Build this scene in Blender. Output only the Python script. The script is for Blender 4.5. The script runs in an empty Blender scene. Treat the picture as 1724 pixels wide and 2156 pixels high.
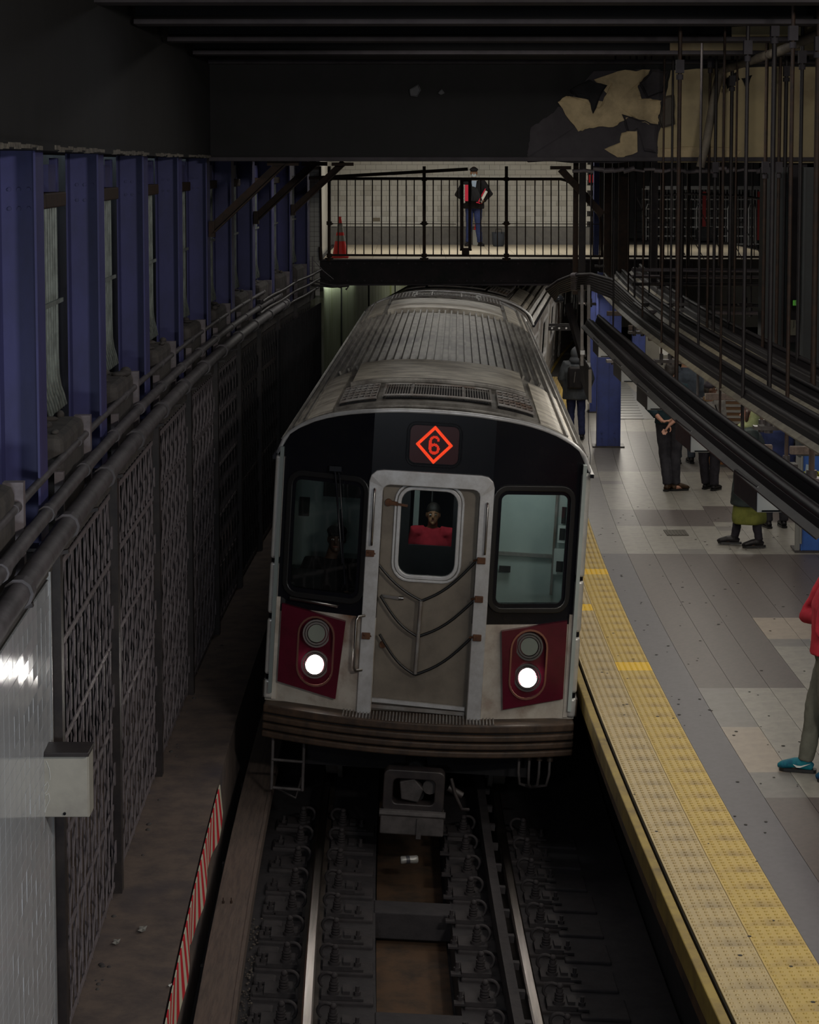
import bpy, math, random
from mathutils import Vector, Matrix, Euler

# ------------------------------------------------------------------ camera, world, lights
sc = bpy.context.scene
C = sc.collection
R = random.Random(11)
PI = math.pi
F = 4300.0            # focal length in pixels of the 1724 x 2156 frame
CAMZ = 5.5
PITCH = math.atan(370.0 / F)
CP, SP = math.cos(PITCH), math.sin(PITCH)

cam_d = bpy.data.cameras.new('camera')
cam = bpy.data.objects.new('camera', cam_d)
C.objects.link(cam)
cam.location = (0, 0, CAMZ)
cam.rotation_euler = (PI / 2 - PITCH, 0, 0)
cam_d.sensor_fit = 'VERTICAL'
cam_d.sensor_height = 24.0
cam_d.lens = F / 2156.0 * 24.0
cam_d.shift_y = (720.0 - 1078.0) / 2156.0
cam_d.clip_start = 0.1
cam_d.clip_end = 300
sc.camera = cam

w = bpy.data.worlds.new('world')
sc.world = w
w.use_nodes = True
w.node_tree.nodes['Background'].inputs[0].default_value = (0.55, 0.62, 0.75, 1)
w.node_tree.nodes['Background'].inputs[1].default_value = 0.02
sc.view_settings.view_transform = 'Standard'
sc.view_settings.look = 'None'
sc.view_settings.gamma = 1.0
sc.view_settings.use_curve_mapping = False
sc.view_settings.exposure = 0.0


def area_light(name, loc, rot, sx, sy, power, col=(1, 1, 1), spread=PI):
    l = bpy.data.lights.new(name, 'AREA')
    l.shape = 'RECTANGLE'
    l.size = sx
    l.size_y = sy
    l.energy = power
    l.color = col
    l.spread = spread
    o = bpy.data.objects.new(name, l)
    o.location = loc
    o.rotation_euler = rot
    C.objects.link(o)
    return o


# platform tube lamps (just below the hanging troughs), mezzanine ceiling lamps, lamps of the
# stairhead behind the photographer, and unseen fills added for brightness
WARM = (1.0, 0.93, 0.82)
area_light('platform_lamp_near', (2.13, 12.5, 3.66), (0, 0, 0.025), 0.16, 6.5, 26, WARM)
area_light('platform_lamp_mid', (2.06, 19.5, 3.66), (0, 0, -0.0), 0.16, 6.0, 26, WARM)
area_light('platform_lamp_inner_near', (3.4, 14.0, 3.62), (0, 0, 0.02), 0.16, 8.0, 34, WARM)
area_light('platform_lamp_inner_mid', (3.5, 23.0, 3.62), (0, 0, -0.02), 0.16, 8.0, 36, WARM)
area_light('platform_lamp_far', (5.2, 26.5, 3.6), (0, 0, -0.03), 0.3, 9.0, 42, WARM)
area_light('platform_lamp_end', (3.9, 38.0, 3.4), (0, 0, -0.1), 0.4, 9.0, 100, WARM)
area_light('mezzanine_lamp', (1.1, 36.2, 6.35), (0, 0, 0), 3.2, 0.3, 84, (1, 0.97, 0.91))
area_light('mezzanine_lamp_right', (5.0, 37.2, 6.3), (0, 0, 0), 2.5, 0.3, 28, (1, 0.95, 0.86))
area_light('stairhead_lamp', (-0.6, 1.5, 6.4), (math.radians(48), 0, 0), 2.2, 0.3, 36, (0.95, 0.97, 1.0))
area_light('front_right_fill', (3.6, 4.5, 6.3), (math.radians(66), 0, math.radians(6)), 1.2, 0.3, 215, (1, 0.94, 0.85))  # added unseen source, brightens train face and girder from the right
area_light('added_roof_fill', (1.1, 17.7, 6.62), (0, 0, 0), 3.0, 0.25, 30, (1.0, 0.95, 0.88))  # added light hidden between joists, brightens the front roof and face
area_light('added_track_fill', (0.6, 13.75, 6.62), (0, 0, 0), 3.2, 0.25, 13, (0.95, 0.95, 1.0))  # second added light up in the joists, lifts bench and track
area_light('rear_roof_fill', (0.6, 27.0, 6.2), (0, 0, 0), 3.0, 0.3, 34, (1.0, 0.95, 0.88))  # added behind the girder, out of view, to light the train roof
area_light('conduit_fill', (-2.56, 17.5, 5.8), (0, 0, 0), 0.1, 17.0, 20, (0.8, 0.95, 0.9))  # added unseen strip that lights the conduits and pedestals below
area_light('tunnel_wall_fill', (-1.12, 36.3, 3.5), (0, math.radians(50), math.radians(-5)), 0.12, 4.5, 7, (0.9, 1.0, 0.8))  # added out of view to brighten the tiled tunnel wall
area_light('beyond_bridge_fill', (0.2, 46.5, 4.4), (0, math.radians(15), 0), 2.5, 7.0, 90, (1.0, 0.98, 0.85))  # added fill hidden by the bridge, for tunnel wall and rear cars
area_light('car_side_fill', (2.7, 31.0, 3.5), (0, math.radians(12), -0.06), 0.2, 5.0, 26, WARM)  # added to brighten the side of the second car
area_light('tile_wall_fill', (-0.9, 5.0, 3.6), (math.radians(62), 0, math.radians(22)), 0.9, 0.25, 46, (0.85, 0.93, 1.0))  # added unseen source aimed at the white tiled wall


# ------------------------------------------------------------------ pixel -> world helpers (authoring aid: real positions)
def ray(px, py):
    u = (px - 862.0) / F
    v = -(py - 720.0) / F
    return Vector((u, CP + v * SP, -SP + v * CP))


def onz(px, py, z):
    d = ray(px, py)
    t = (z - CAMZ) / d.z
    return Vector((0, 0, CAMZ)) + d * t


def ony(px, py, Y):
    d = ray(px, py)
    return Vector((0, 0, CAMZ)) + d * (Y / d.y)


# the track runs on a gentle right-hand curve, banked towards the platform
RAD = 208.0
Y0 = 18.4
BANK = math.radians(3.3)


def TP(s, o, z, bank=False):
    if bank:
        o, z = o * math.cos(BANK) + z * math.sin(BANK), -o * math.sin(BANK) + z * math.cos(BANK)
    a = s / RAD
    return Vector((0.015 + RAD - (RAD - o) * math.cos(a), Y0 + (RAD - o) * math.sin(a), z))


def head(s):
    return s / RAD


# ------------------------------------------------------------------ materials
MATS = {}


def pm(name, c1, c2=None, rough=0.6, metal=0.0, scale=6.0, bump=0.0, detail=6.0, lo=0.4, hi=0.65,
       emit=None, strength=1.0, stretch=(1, 1, 1), c3=None, scale3=1.5, spec=None, rough2=None):
    m = bpy.data.materials.new(name)
    m.use_nodes = True
    nt = m.node_tree
    b = nt.nodes['Principled BSDF']
    b.inputs['Roughness'].default_value = rough
    b.inputs['Metallic'].default_value = metal
    if spec is not None:
        b.inputs['Specular IOR Level'].default_value = spec
    b.inputs['Base Color'].default_value = (*c1, 1)
    if c2 is not None or bump:
        tc = nt.nodes.new('ShaderNodeTexCoord')
        mp = nt.nodes.new('ShaderNodeMapping')
        mp.inputs['Scale'].default_value = stretch
        nt.links.new(tc.outputs['Object'], mp.inputs[0])
        nz = nt.nodes.new('ShaderNodeTexNoise')
        nz.inputs['Scale'].default_value = scale
        nz.inputs['Detail'].default_value = detail
        nz.inputs['Roughness'].default_value = 0.65
        nt.links.new(mp.outputs[0], nz.inputs['Vector'])
        if c2 is not None:
            mr = nt.nodes.new('ShaderNodeMapRange')
            mr.inputs[1].default_value = lo
            mr.inputs[2].default_value = hi
            nt.links.new(nz.outputs[0], mr.inputs[0])
            mx = nt.nodes.new('ShaderNodeMix')
            mx.data_type = 'RGBA'
            nt.links.new(mr.outputs[0], mx.inputs[0])
            mx.inputs[6].default_value = (*c1, 1)
            mx.inputs[7].default_value = (*c2, 1)
            out = mx.outputs[2]
            if c3 is not None:
                n3 = nt.nodes.new('ShaderNodeTexNoise')
                n3.inputs['Scale'].default_value = scale3
                n3.inputs['Detail'].default_value = 8
                nt.links.new(mp.outputs[0], n3.inputs['Vector'])
                r3 = nt.nodes.new('ShaderNodeMapRange')
                r3.inputs[1].default_value = 0.56
                r3.inputs[2].default_value = 0.72
                nt.links.new(n3.outputs[0], r3.inputs[0])
                m3 = nt.nodes.new('ShaderNodeMix')
                m3.data_type = 'RGBA'
                nt.links.new(r3.outputs[0], m3.inputs[0])
                nt.links.new(out, m3.inputs[6])
                m3.inputs[7].default_value = (*c3, 1)
                out = m3.outputs[2]
            nt.links.new(out, b.inputs['Base Color'])
            if rough2 is not None:
                rr = nt.nodes.new('ShaderNodeMapRange')
                rr.inputs[1].default_value = lo
                rr.inputs[2].default_value = hi
                rr.inputs[3].default_value = rough
                rr.inputs[4].default_value = rough2
                nt.links.new(nz.outputs[0], rr.inputs[0])
                nt.links.new(rr.outputs[0], b.inputs['Roughness'])
        if bump:
            bp = nt.nodes.new('ShaderNodeBump')
            bp.inputs['Strength'].default_value = bump
            bp.inputs['Distance'].default_value = 0.01
            nt.links.new(nz.outputs[0], bp.inputs['Height'])
            nt.links.new(bp.outputs[0], b.inputs['Normal'])
    if emit is not None:
        b.inputs['Emission Color'].default_value = (*emit, 1)
        b.inputs['Emission Strength'].default_value = strength
    MATS[name] = m
    return m


def glass_mat(name, tint=(0.75, 0.85, 0.85), refl=0.9, rough=0.03):
    m = bpy.data.materials.new(name)
    m.use_nodes = True
    nt = m.node_tree
    for n in list(nt.nodes):
        nt.nodes.remove(n)
    out = nt.nodes.new('ShaderNodeOutputMaterial')
    tr = nt.nodes.new('ShaderNodeBsdfTransparent')
    tr.inputs[0].default_value = (*tint, 1)
    gl = nt.nodes.new('ShaderNodeBsdfGlossy')
    gl.inputs['Roughness'].default_value = rough
    gl.inputs[0].default_value = (refl, refl, refl, 1)
    fr = nt.nodes.new('ShaderNodeFresnel')
    fr.inputs[0].default_value = 1.5
    mx = nt.nodes.new('ShaderNodeMixShader')
    nt.links.new(fr.outputs[0], mx.inputs[0])
    nt.links.new(tr.outputs[0], mx.inputs[1])
    nt.links.new(gl.outputs[0], mx.inputs[2])
    nt.links.new(mx.outputs[0], out.inputs[0])
    MATS[name] = m
    return m


blk = pm('black_paint', (0.005, 0.0055, 0.009), (0.008, 0.008, 0.011), 0.25, scale=3, spec=0.3)
blk_flat = pm('dark_steel', (0.016, 0.013, 0.015), (0.03, 0.022, 0.02), 0.6, scale=9, bump=0.2)
dark_tube = pm('dark_conduit', (0.022, 0.018, 0.02), (0.045, 0.036, 0.034), 0.45, scale=5, bump=0.15)
near_black = pm('soot', (0.01, 0.01, 0.012), (0.018, 0.017, 0.02), 0.9, scale=4)
steel = pm('stainless', (0.60, 0.60, 0.61), (0.44, 0.43, 0.43), 0.36, metal=0.45, scale=7, stretch=(1, 0.3, 1), rough2=0.5)
steel_dull = pm('dull_stainless', (0.30, 0.29, 0.28), (0.20, 0.17, 0.15), 0.5, metal=0.5, scale=5, bump=0.1, c3=(0.12, 0.07, 0.045), scale3=2.0)
steel_rust = pm('rust_streaked_steel', (0.58, 0.54, 0.48), (0.40, 0.34, 0.29), 0.5, metal=0.25, scale=4, c3=(0.20, 0.09, 0.045), scale3=2.4)
door_steel = pm('door_steel', (0.24, 0.205, 0.165), (0.165, 0.14, 0.115), 0.5, metal=0.35, scale=3, bump=0.25)
roof_steel = pm('sooty_roof_steel', (0.27, 0.255, 0.23), (0.10, 0.09, 0.08), 0.42, metal=0.25, scale=5, bump=0.35, c3=(0.03, 0.027, 0.024), scale3=2.2, stretch=(1, 0.5, 1))
roof_plate = pm('worn_roof_plate', (0.68, 0.63, 0.54), (0.30, 0.265, 0.225), 0.42, metal=0.15, scale=3.5, bump=0.3, stretch=(1, 1.8, 1))
maroon = pm('maroon_paint', (0.10, 0.006, 0.020), (0.07, 0.005, 0.014), 0.33, scale=5)
bumper_m = pm('grimy_bumper', (0.07, 0.042, 0.026), (0.03, 0.02, 0.015), 0.6, scale=9, bump=0.4)
rubber = pm('black_rubber', (0.012, 0.012, 0.013), None, 0.35)
rust = pm('rust', (0.13, 0.055, 0.025), (0.07, 0.03, 0.018), 0.8, scale=20, bump=0.4)
rust_dark = pm('dark_rust', (0.045, 0.022, 0.012), (0.022, 0.014, 0.01), 0.7, scale=14, bump=0.3)
blue_col = pm('blue_enamel', (0.066, 0.068, 0.22), (0.05, 0.052, 0.15), 0.5, scale=3, bump=0.12)
blue_bright = pm('platform_blue_enamel', (0.035, 0.055, 0.22), (0.028, 0.042, 0.15), 0.45, scale=4, bump=0.1)
blue_light = pm('bright_blue_panel', (0.035, 0.13, 0.46), (0.03, 0.10, 0.36), 0.45, scale=4)
conc = pm('grimy_concrete', (0.085, 0.075, 0.07), (0.045, 0.04, 0.042), 0.85, scale=7, bump=0.7)
conc_brown = pm('brown_dusty_concrete', (0.16, 0.118, 0.098), (0.095, 0.073, 0.068), 0.9, scale=5, bump=0.6, c3=(0.07, 0.058, 0.066), scale3=1.4)
bed_m = pm('track_bed_concrete', (0.03, 0.026, 0.029), (0.018, 0.016, 0.019), 0.8, scale=8, bump=0.6)
trough_m = pm('rusty_drain_bed', (0.085, 0.045, 0.022), (0.035, 0.022, 0.014), 0.85, scale=4, bump=0.6)
wood_m = pm('sooty_timber', (0.13, 0.095, 0.078), (0.08, 0.06, 0.052), 0.75, scale=6, bump=0.5, stretch=(6, 0.6, 6))
tie_m = pm('creosote_tie', (0.034, 0.028, 0.030), (0.02, 0.017, 0.019), 0.8, scale=9, bump=0.6)
rail_m = pm('polished_rail_head', (0.22, 0.19, 0.17), (0.14, 0.12, 0.11), 0.3, metal=1.0, scale=5, stretch=(8, 0.3, 8))
rail_side = pm('rusty_rail_web', (0.035, 0.025, 0.02), (0.02, 0.015, 0.012), 0.7, scale=12, bump=0.3)
yel = pm('tactile_yellow', (0.52, 0.37, 0.09), (0.42, 0.29, 0.075), 0.5, scale=3, bump=0.1, c3=(0.26, 0.18, 0.06), scale3=2)
yel_pale = pm('worn_tactile_yellow', (0.45, 0.335, 0.14), (0.36, 0.265, 0.11), 0.42, scale=3, bump=0.1, c3=(0.22, 0.16, 0.07), scale3=2)
yel_new = pm('fresh_tactile_yellow', (0.78, 0.50, 0.02), None, 0.5)
yel_edge = pm('yellow_edge_board', (0.34, 0.24, 0.045), (0.22, 0.15, 0.035), 0.6, scale=5, bump=0.3, c3=(0.09, 0.06, 0.025), scale3=3)
tl = {
    'dark': pm('dark_granite_tile', (0.088, 0.070, 0.065), (0.068, 0.056, 0.053), 0.42, scale=25, bump=0.05),
    'blue': pm('slate_grey_tile', (0.085, 0.08, 0.092), (0.07, 0.066, 0.077), 0.44, scale=20, bump=0.05),
    'light': pm('light_grey_tile', (0.25, 0.235, 0.205), (0.19, 0.18, 0.16), 0.4, scale=9, bump=0.05),
    'beige': pm('beige_tile', (0.29, 0.24, 0.19), (0.24, 0.20, 0.16), 0.42, scale=9, bump=0.05),
    'grey': pm('mid_grey_tile', (0.15, 0.14, 0.13), (0.12, 0.112, 0.105), 0.4, scale=9, bump=0.05),
}
grout = pm('dark_grout', (0.035, 0.032, 0.03), None, 0.9)
white_tile = pm('glazed_white_tile', (0.62, 0.64, 0.68), (0.55, 0.57, 0.61), 0.09, scale=3, bump=0.12, detail=2)
mezz_tile = pm('white_wall_tile', (0.62, 0.60, 0.54), (0.54, 0.52, 0.46), 0.25, scale=2)
mezz_tile_b = pm('grubby_wall_tile', (0.52, 0.50, 0.44), (0.42, 0.40, 0.35), 0.3, scale=2)
stone_base = pm('grey_stone_base', (0.20, 0.19, 0.17), (0.16, 0.15, 0.14), 0.6, scale=12)
mezz_floor = pm('cream_floor_tile', (0.55, 0.47, 0.34), (0.46, 0.40, 0.29), 0.45, scale=4)
cream = pm('peeling_cream_paint', (0.50, 0.40, 0.22), (0.40, 0.32, 0.19), 0.7, scale=2.2, bump=0.2, c3=(0.27, 0.19, 0.10), scale3=1.6)
cream_l = pm('exposed_cream_plaster', (0.58, 0.45, 0.26), (0.40, 0.31, 0.18), 0.75, scale=6, bump=0.5)
soot_beam = pm('sooty_black_girder_paint', (0.0065, 0.0065, 0.0072), (0.010, 0.0095, 0.011), 0.8, scale=2.5, bump=0.25)
soot_purple = pm('sooty_violet_paint', (0.055, 0.048, 0.055), (0.035, 0.03, 0.036), 0.8, scale=3, bump=0.3)
green_wall = pm('algae_stained_tile', (0.40, 0.42, 0.34), (0.18, 0.20, 0.11), 0.35, scale=3.5, bump=0.3, stretch=(3, 3, 0.35), c3=(0.22, 0.26, 0.06), scale3=1.2)
lattice_m = pm('grey_lattice_steel', (0.22, 0.19, 0.205), (0.14, 0.12, 0.13), 0.5, scale=10, bump=0.2)
conduit_l = pm('pale_conduit', (0.30, 0.34, 0.32), (0.16, 0.18, 0.17), 0.4, scale=6)
pipe_m = pm('sooty_pipe', (0.115, 0.105, 0.115), (0.06, 0.055, 0.06), 0.55, scale=7, bump=0.25)
white_paint = pm('white_sign', (0.65, 0.65, 0.62), None, 0.4)
alum = pm('aluminium', (0.5, 0.5, 0.5), (0.4, 0.4, 0.4), 0.35, metal=0.7, scale=10)
box_m = pm('scuffed_grey_cabinet', (0.42, 0.40, 0.35), (0.33, 0.31, 0.275), 0.5, scale=4, bump=0.1)
orange = pm('cone_red', (0.9, 0.04, 0.03), None, 0.5)
cone_w = pm('cone_reflective_grey', (0.34, 0.32, 0.28), None, 0.4)
tape_r = pm('red_stripe', (0.75, 0.02, 0.04), None, 0.5)
tape_w = pm('off_white_stripe', (0.75, 0.72, 0.56), None, 0.5)
lamp_on = pm('headlight_lit', (1, 1, 1), None, 0.3, emit=(1, 0.98, 0.93), strength=26)
lamp_off = pm('unlit_lens', (0.22, 0.25, 0.22), None, 0.12)
chrome = pm('worn_chrome', (0.42, 0.40, 0.38), None, 0.3, metal=1.0)
led = pm('led_orange', (0.1, 0.01, 0), None, 0.5, emit=(1.0, 0.055, 0.010), strength=1.1)
led_in = pm('led_number_orange', (0.1, 0.01, 0), None, 0.5, emit=(1.0, 0.035, 0.008), strength=0.95)
cab_wall = pm('cab_lining', (0.42, 0.47, 0.45), (0.36, 0.41, 0.40), 0.5, scale=2)
glass = glass_mat('window_glass', (0.84, 0.87, 0.86))
glass_dark = glass_mat('dark_window_glass', (0.5, 0.55, 0.56))
skin_l = pm('skin_light', (0.52, 0.27, 0.19), (0.46, 0.23, 0.16), 0.55, scale=8)
skin_d = pm('skin_dark', (0.11, 0.055, 0.035), (0.09, 0.045, 0.03), 0.5, scale=8)
skin_m = pm('skin_tan', (0.34, 0.17, 0.09), None, 0.5)
hair_k = pm('hair_black', (0.014, 0.011, 0.010), (0.03, 0.022, 0.018), 0.6, scale=40, bump=0.5)
hair_b = pm('hair_brown', (0.05, 0.022, 0.015), (0.03, 0.014, 0.010), 0.5, scale=40, bump=0.5)
eye_w = pm('eye_white', (0.6, 0.58, 0.55), None, 0.2)
eye_k = pm('pupil', (0.01, 0.008, 0.006), None, 0.2)
lip = pm('lips', (0.28, 0.09, 0.07), None, 0.5)


def cloth(name, c, c2=None, scale=9, rough=0.85, bump=0.5):
    return pm(name, c, c2 or tuple(x * 0.6 for x in c), rough, scale=scale, bump=bump, spec=0.2)


def M(name, c, rough=0.6, metal=0.0, **k):
    return pm(name, c, None, rough, metal, **k)


# ------------------------------------------------------------------ mesh builder
def frame_of(d, ref=Vector((0, 0, 1))):
    d = d.normalized()
    if abs(d.dot(ref)) > 0.98:
        ref = Vector((0, 1, 0))
    x = d.cross(ref).normalized()
    y = x.cross(d).normalized()
    return x, y


class MB:
    def __init__(self):
        self.v = []
        self.f = []
        self.sm = []

    def add(self, vs, fs, smooth=False):
        n = len(self.v)
        self.v += [tuple(p) for p in vs]
        for f in fs:
            self.f.append(tuple(i + n for i in f))
            self.sm.append(smooth)

    def box(self, cx, cy, cz, sx, sy, sz, m=None):
        sx, sy, sz = sx / 2, sy / 2, sz / 2
        vs = [Vector((x * sx, y * sy, z * sz)) for x in (-1, 1) for y in (-1, 1) for z in (-1, 1)]
        if m is not None:
            vs = [m @ p for p in vs]
        c = Vector((cx, cy, cz))
        self.add([p + c for p in vs], [(0, 1, 3, 2), (4, 6, 7, 5), (0, 4, 5, 1), (2, 3, 7, 6), (0, 2, 6, 4), (1, 5, 7, 3)])
        return self

    def hexa(self, p):   # p[0..3] bottom loop, p[4..7] top loop
        self.add(p, [(3, 2, 1, 0), (4, 5, 6, 7), (0, 1, 5, 4), (1, 2, 6, 5), (2, 3, 7, 6), (3, 0, 4, 7)])
        return self

    def bar(self, p0, p1, w, h, ref=Vector((0, 0, 1))):   # rectangular bar between two points; h along ref
        p0, p1 = Vector(p0), Vector(p1)
        x, y = frame_of(p1 - p0, ref)
        x *= w / 2
        y *= h / 2
        self.hexa([p0 - x - y, p0 + x - y, p0 + x + y, p0 - x + y, p1 - x - y, p1 + x - y, p1 + x + y, p1 - x + y])
        return self

    def cyl(self, p0, p1, r, n=10, r2=None, caps=True, smooth=True):
        p0, p1 = Vector(p0), Vector(p1)
        r2 = r if r2 is None else r2
        x, y = frame_of(p1 - p0)
        vs = []
        for p, q in ((p0, r), (p1, r2)):
            for i in range(n):
                a = 2 * PI * i / n
                vs.append(p + x * (q * math.cos(a)) + y * (q * math.sin(a)))
        self.add(vs, [(i, (i + 1) % n, n + (i + 1) % n, n + i) for i in range(n)], smooth)
        if caps:
            self.add(vs[:n], [tuple(range(n - 1, -1, -1))])
            self.add(vs[n:], [tuple(range(n))])
        return self

    def tube(self, pts, r, n=8, smooth=True, caps=True):
        pts = [Vector(p) for p in pts]
        rr = r if isinstance(r, (list, tuple)) else [r] * len(pts)
        rings = []
        px = None
        for i, p in enumerate(pts):
            d = pts[min(i + 1, len(pts) - 1)] - pts[max(i - 1, 0)]
            if d.length < 1e-9:
                d = Vector((0, 0, 1))
            d.normalize()
            if px is None:
                x, y = frame_of(d)
            else:
                x = px - d * px.dot(d)
                x = x.normalized() if x.length > 1e-6 else frame_of(d)[0]
                y = x.cross(d)
            px = x
            q = rr[i]
            a_, b_ = (q if isinstance(q, (tuple, list)) else (q, q))
            rings.append([p + x * (a_ * math.cos(2 * PI * k / n)) + y * (b_ * math.sin(2 * PI * k / n)) for k in range(n)])
        vs = [v for rg in rings for v in rg]
        fs = []
        for i in range(len(rings) - 1):
            for k in range(n):
                fs.append((i * n + k, i * n + (k + 1) % n, (i + 1) * n + (k + 1) % n, (i + 1) * n + k))
        self.add(vs, fs, smooth)
        if caps:
            self.add(rings[0], [tuple(range(n - 1, -1, -1))])
            self.add(rings[-1], [tuple(range(n))])
        return self

    def ell(self, c, rx, ry, rz, nu=14, nv=9, m=None):
        c = Vector(c)
        vs = [Vector((0, 0, -rz))]
        for j in range(1, nv):
            t = -PI / 2 + PI * j / nv
            for i in range(nu):
                a = 2 * PI * i / nu
                vs.append(Vector((rx * math.cos(t) * math.cos(a), ry * math.cos(t) * math.sin(a), rz * math.sin(t))))
        vs.append(Vector((0, 0, rz)))
        fs = [(0, 1 + (i + 1) % nu, 1 + i) for i in range(nu)]
        for j in range(nv - 2):
            for i in range(nu):
                a = 1 + j * nu
                fs.append((a + i, a + (i + 1) % nu, a + nu + (i + 1) % nu, a + nu + i))
        l = len(vs) - 1
        a = 1 + (nv - 2) * nu
        fs += [(a + i, a + (i + 1) % nu, l) for i in range(nu)]
        if m is not None:
            vs = [m @ p for p in vs]
        self.add([p + c for p in vs], fs, True)
        return self

    def ringprism(self, outer, inner, fn, y0, y1):   # frame between two equal-length 2D loops; fn(x,z,y)->point
        n = len(outer)
        vs = []
        for yy in (y0, y1):
            for lp in (outer, inner):
                vs += [fn(p[0], p[1], yy) for p in lp]
        fs = []
        for i in range(n):
            j = (i + 1) % n
            fs.append((i, j, n + j, n + i))
            fs.append((2 * n + i, 3 * n + i, 3 * n + j, 2 * n + j))
            fs.append((i, 2 * n + i, 2 * n + j, j))
            fs.append((n + i, n + j, 3 * n + j, 3 * n + i))
        self.add(vs, fs)
        return self

    def prism(self, loop, fn, y0, y1):
        n = len(loop)
        vs = [fn(p[0], p[1], y0) for p in loop] + [fn(p[0], p[1], y1) for p in loop]
        self.add(vs, [tuple(range(n)), tuple(range(2 * n - 1, n - 1, -1))] + [(i, n + i, n + (i + 1) % n, (i + 1) % n) for i in range(n)])
        return self

    def sweep(self, prof, s0, s1, step=0.8, bank=False, closed=True, osh=None):   # profile (o,z) swept along the track curve
        n = max(1, int(math.ceil(abs(s1 - s0) / step)))
        k = len(prof)
        vs = []
        for i in range(n + 1):
            s = s0 + (s1 - s0) * i / n
            vs += [TP(s, o + (osh(s) if osh else 0.0), z, bank) for o, z in prof]
        fs = []
        for i in range(n):
            for j in range(k if closed else k - 1):
                fs.append((i * k + j, (i + 1) * k + j, (i + 1) * k + (j + 1) % k, i * k + (j + 1) % k))
        if closed:
            fs.append(tuple(range(k)))
            fs.append(tuple(n * k + j for j in range(k - 1, -1, -1)))
        self.add(vs, fs)
        return self

    def sbox(self, s0, s1, o0, o1, z0, z1, bank=False, step=0.8):
        return self.sweep([(o0, z0), (o1, z0), (o1, z1), (o0, z1)], s0, s1, step, bank)

    def mesh(self, name, mats):
        me = bpy.data.meshes.new(name)
        me.from_pydata(self.v, [], self.f)
        me.polygons.foreach_set('use_smooth', self.sm)
        for m in (mats if isinstance(mats, (list, tuple)) else [mats]):
            me.materials.append(m)
        me.update()
        return me

    def obj(self, name, mat, parent=None, bevel=0.0, seg=2, subs=0, voxel=0.0, label=None, kind=None):
        o = bpy.data.objects.new(name, self.mesh(name, mat))
        C.objects.link(o)
        if parent is not None:
            o.parent = parent
        if voxel:
            md = o.modifiers.new('remesh', 'REMESH')
            md.mode = 'VOXEL'
            md.voxel_size = voxel
            md.use_smooth_shade = True
            sm = o.modifiers.new('smooth', 'SMOOTH')
            sm.factor = 0.5
            sm.iterations = 4
        if bevel:
            md = o.modifiers.new('bevel', 'BEVEL')
            md.width = bevel
            md.segments = seg
            md.limit_method = 'ANGLE'
        if subs:
            md = o.modifiers.new('subdivision', 'SUBSURF')
            md.levels = md.render_levels = subs
        if label:
            o['label'] = label
        if kind:
            o['kind'] = kind
        return o


def obj_of(name, me, parent=None, loc=(0, 0, 0), rz=0.0):
    o = bpy.data.objects.new(name, me)
    C.objects.link(o)
    o.location = loc
    o.rotation_euler = (0, 0, rz)
    if parent is not None:
        o.parent = parent
    return o


def tag(o, label, cat, group=None, kind=None):
    o['label'] = label
    o['category'] = cat
    if group:
        o['group'] = group
    if kind:
        o['kind'] = kind
    return o


def thing(name, label, cat, loc=(0, 0, 0), rz=0.0, group=None):
    o = bpy.data.objects.new(name, None)
    o.empty_display_size = 0.1
    C.objects.link(o)
    o.location = loc
    o.rotation_euler = (0, 0, rz)
    return tag(o, label, cat, group)


def struct(o):
    o['kind'] = 'structure'
    return o


def copy_tree(o, parent=None):
    c = o.copy()
    C.objects.link(c)
    c.parent = parent
    for ch in list(o.children):
        copy_tree(ch, c)
    return c


def rrect(cx, cz, w, h, r, n=5):
    pts = []
    for (sx, sz, a0) in ((1, 1, 0), (-1, 1, 90), (-1, -1, 180), (1, -1, 270)):
        ox, oz = cx + sx * (w / 2 - r), cz + sz * (h / 2 - r)
        for i in range(n + 1):
            a = math.radians(a0 + 90 * i / n)
            pts.append((ox + r * math.cos(a), oz + r * math.sin(a)))
    return pts


ORD = ['nearest', 'second nearest', 'third nearest', 'fourth nearest', 'fifth nearest', 'sixth nearest', 'seventh nearest',
       'eighth nearest', 'ninth nearest', 'tenth nearest', 'eleventh nearest', 'twelfth nearest', 'thirteenth nearest',
       'fourteenth nearest', 'fifteenth nearest', 'sixteenth nearest', 'seventeenth nearest', 'eighteenth nearest']

# ------------------------------------------------------------------ large structure: track bed, bench, platform, walls, ceiling
# track bed with a drain trough in the middle
m = MB()
for (a, b, z) in ((-1.52, -0.29, -0.20), (0.29, 1.78, -0.20)):
    m.sbox(-10, 45, a, b, z - 0.5, z, True)
m.sbox(-10, 45, -0.29, 0.29, -1.0, -0.46, True)
struct(m.obj('track_bed', bed_m))
drain = MB()
drain.sbox(-10, 6, -0.27, 0.27, -0.47, -0.44, True)
struct(drain.obj('trim_1', trough_m))

# walkway bench along the left wall
m = MB()
m.sbox(-10, 45, -2.7, -1.54, -0.6, 0.65)
bench = struct(m.obj('floor_walkway', conc_brown))
m = MB()
for k in range(30):   # rough rubble edge at the foot of the lattice
    s = R.uniform(-8.5, 2)
    p = TP(s, -1.98 + R.uniform(-0.03, 0.05), 0.65)
    q = R.uniform(0.005, 0.014)
    m.ell(p, q * 1.5, q * 1.7, q, 6, 4)
o = m.obj('rubble', conc, bench, kind='stuff')

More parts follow.
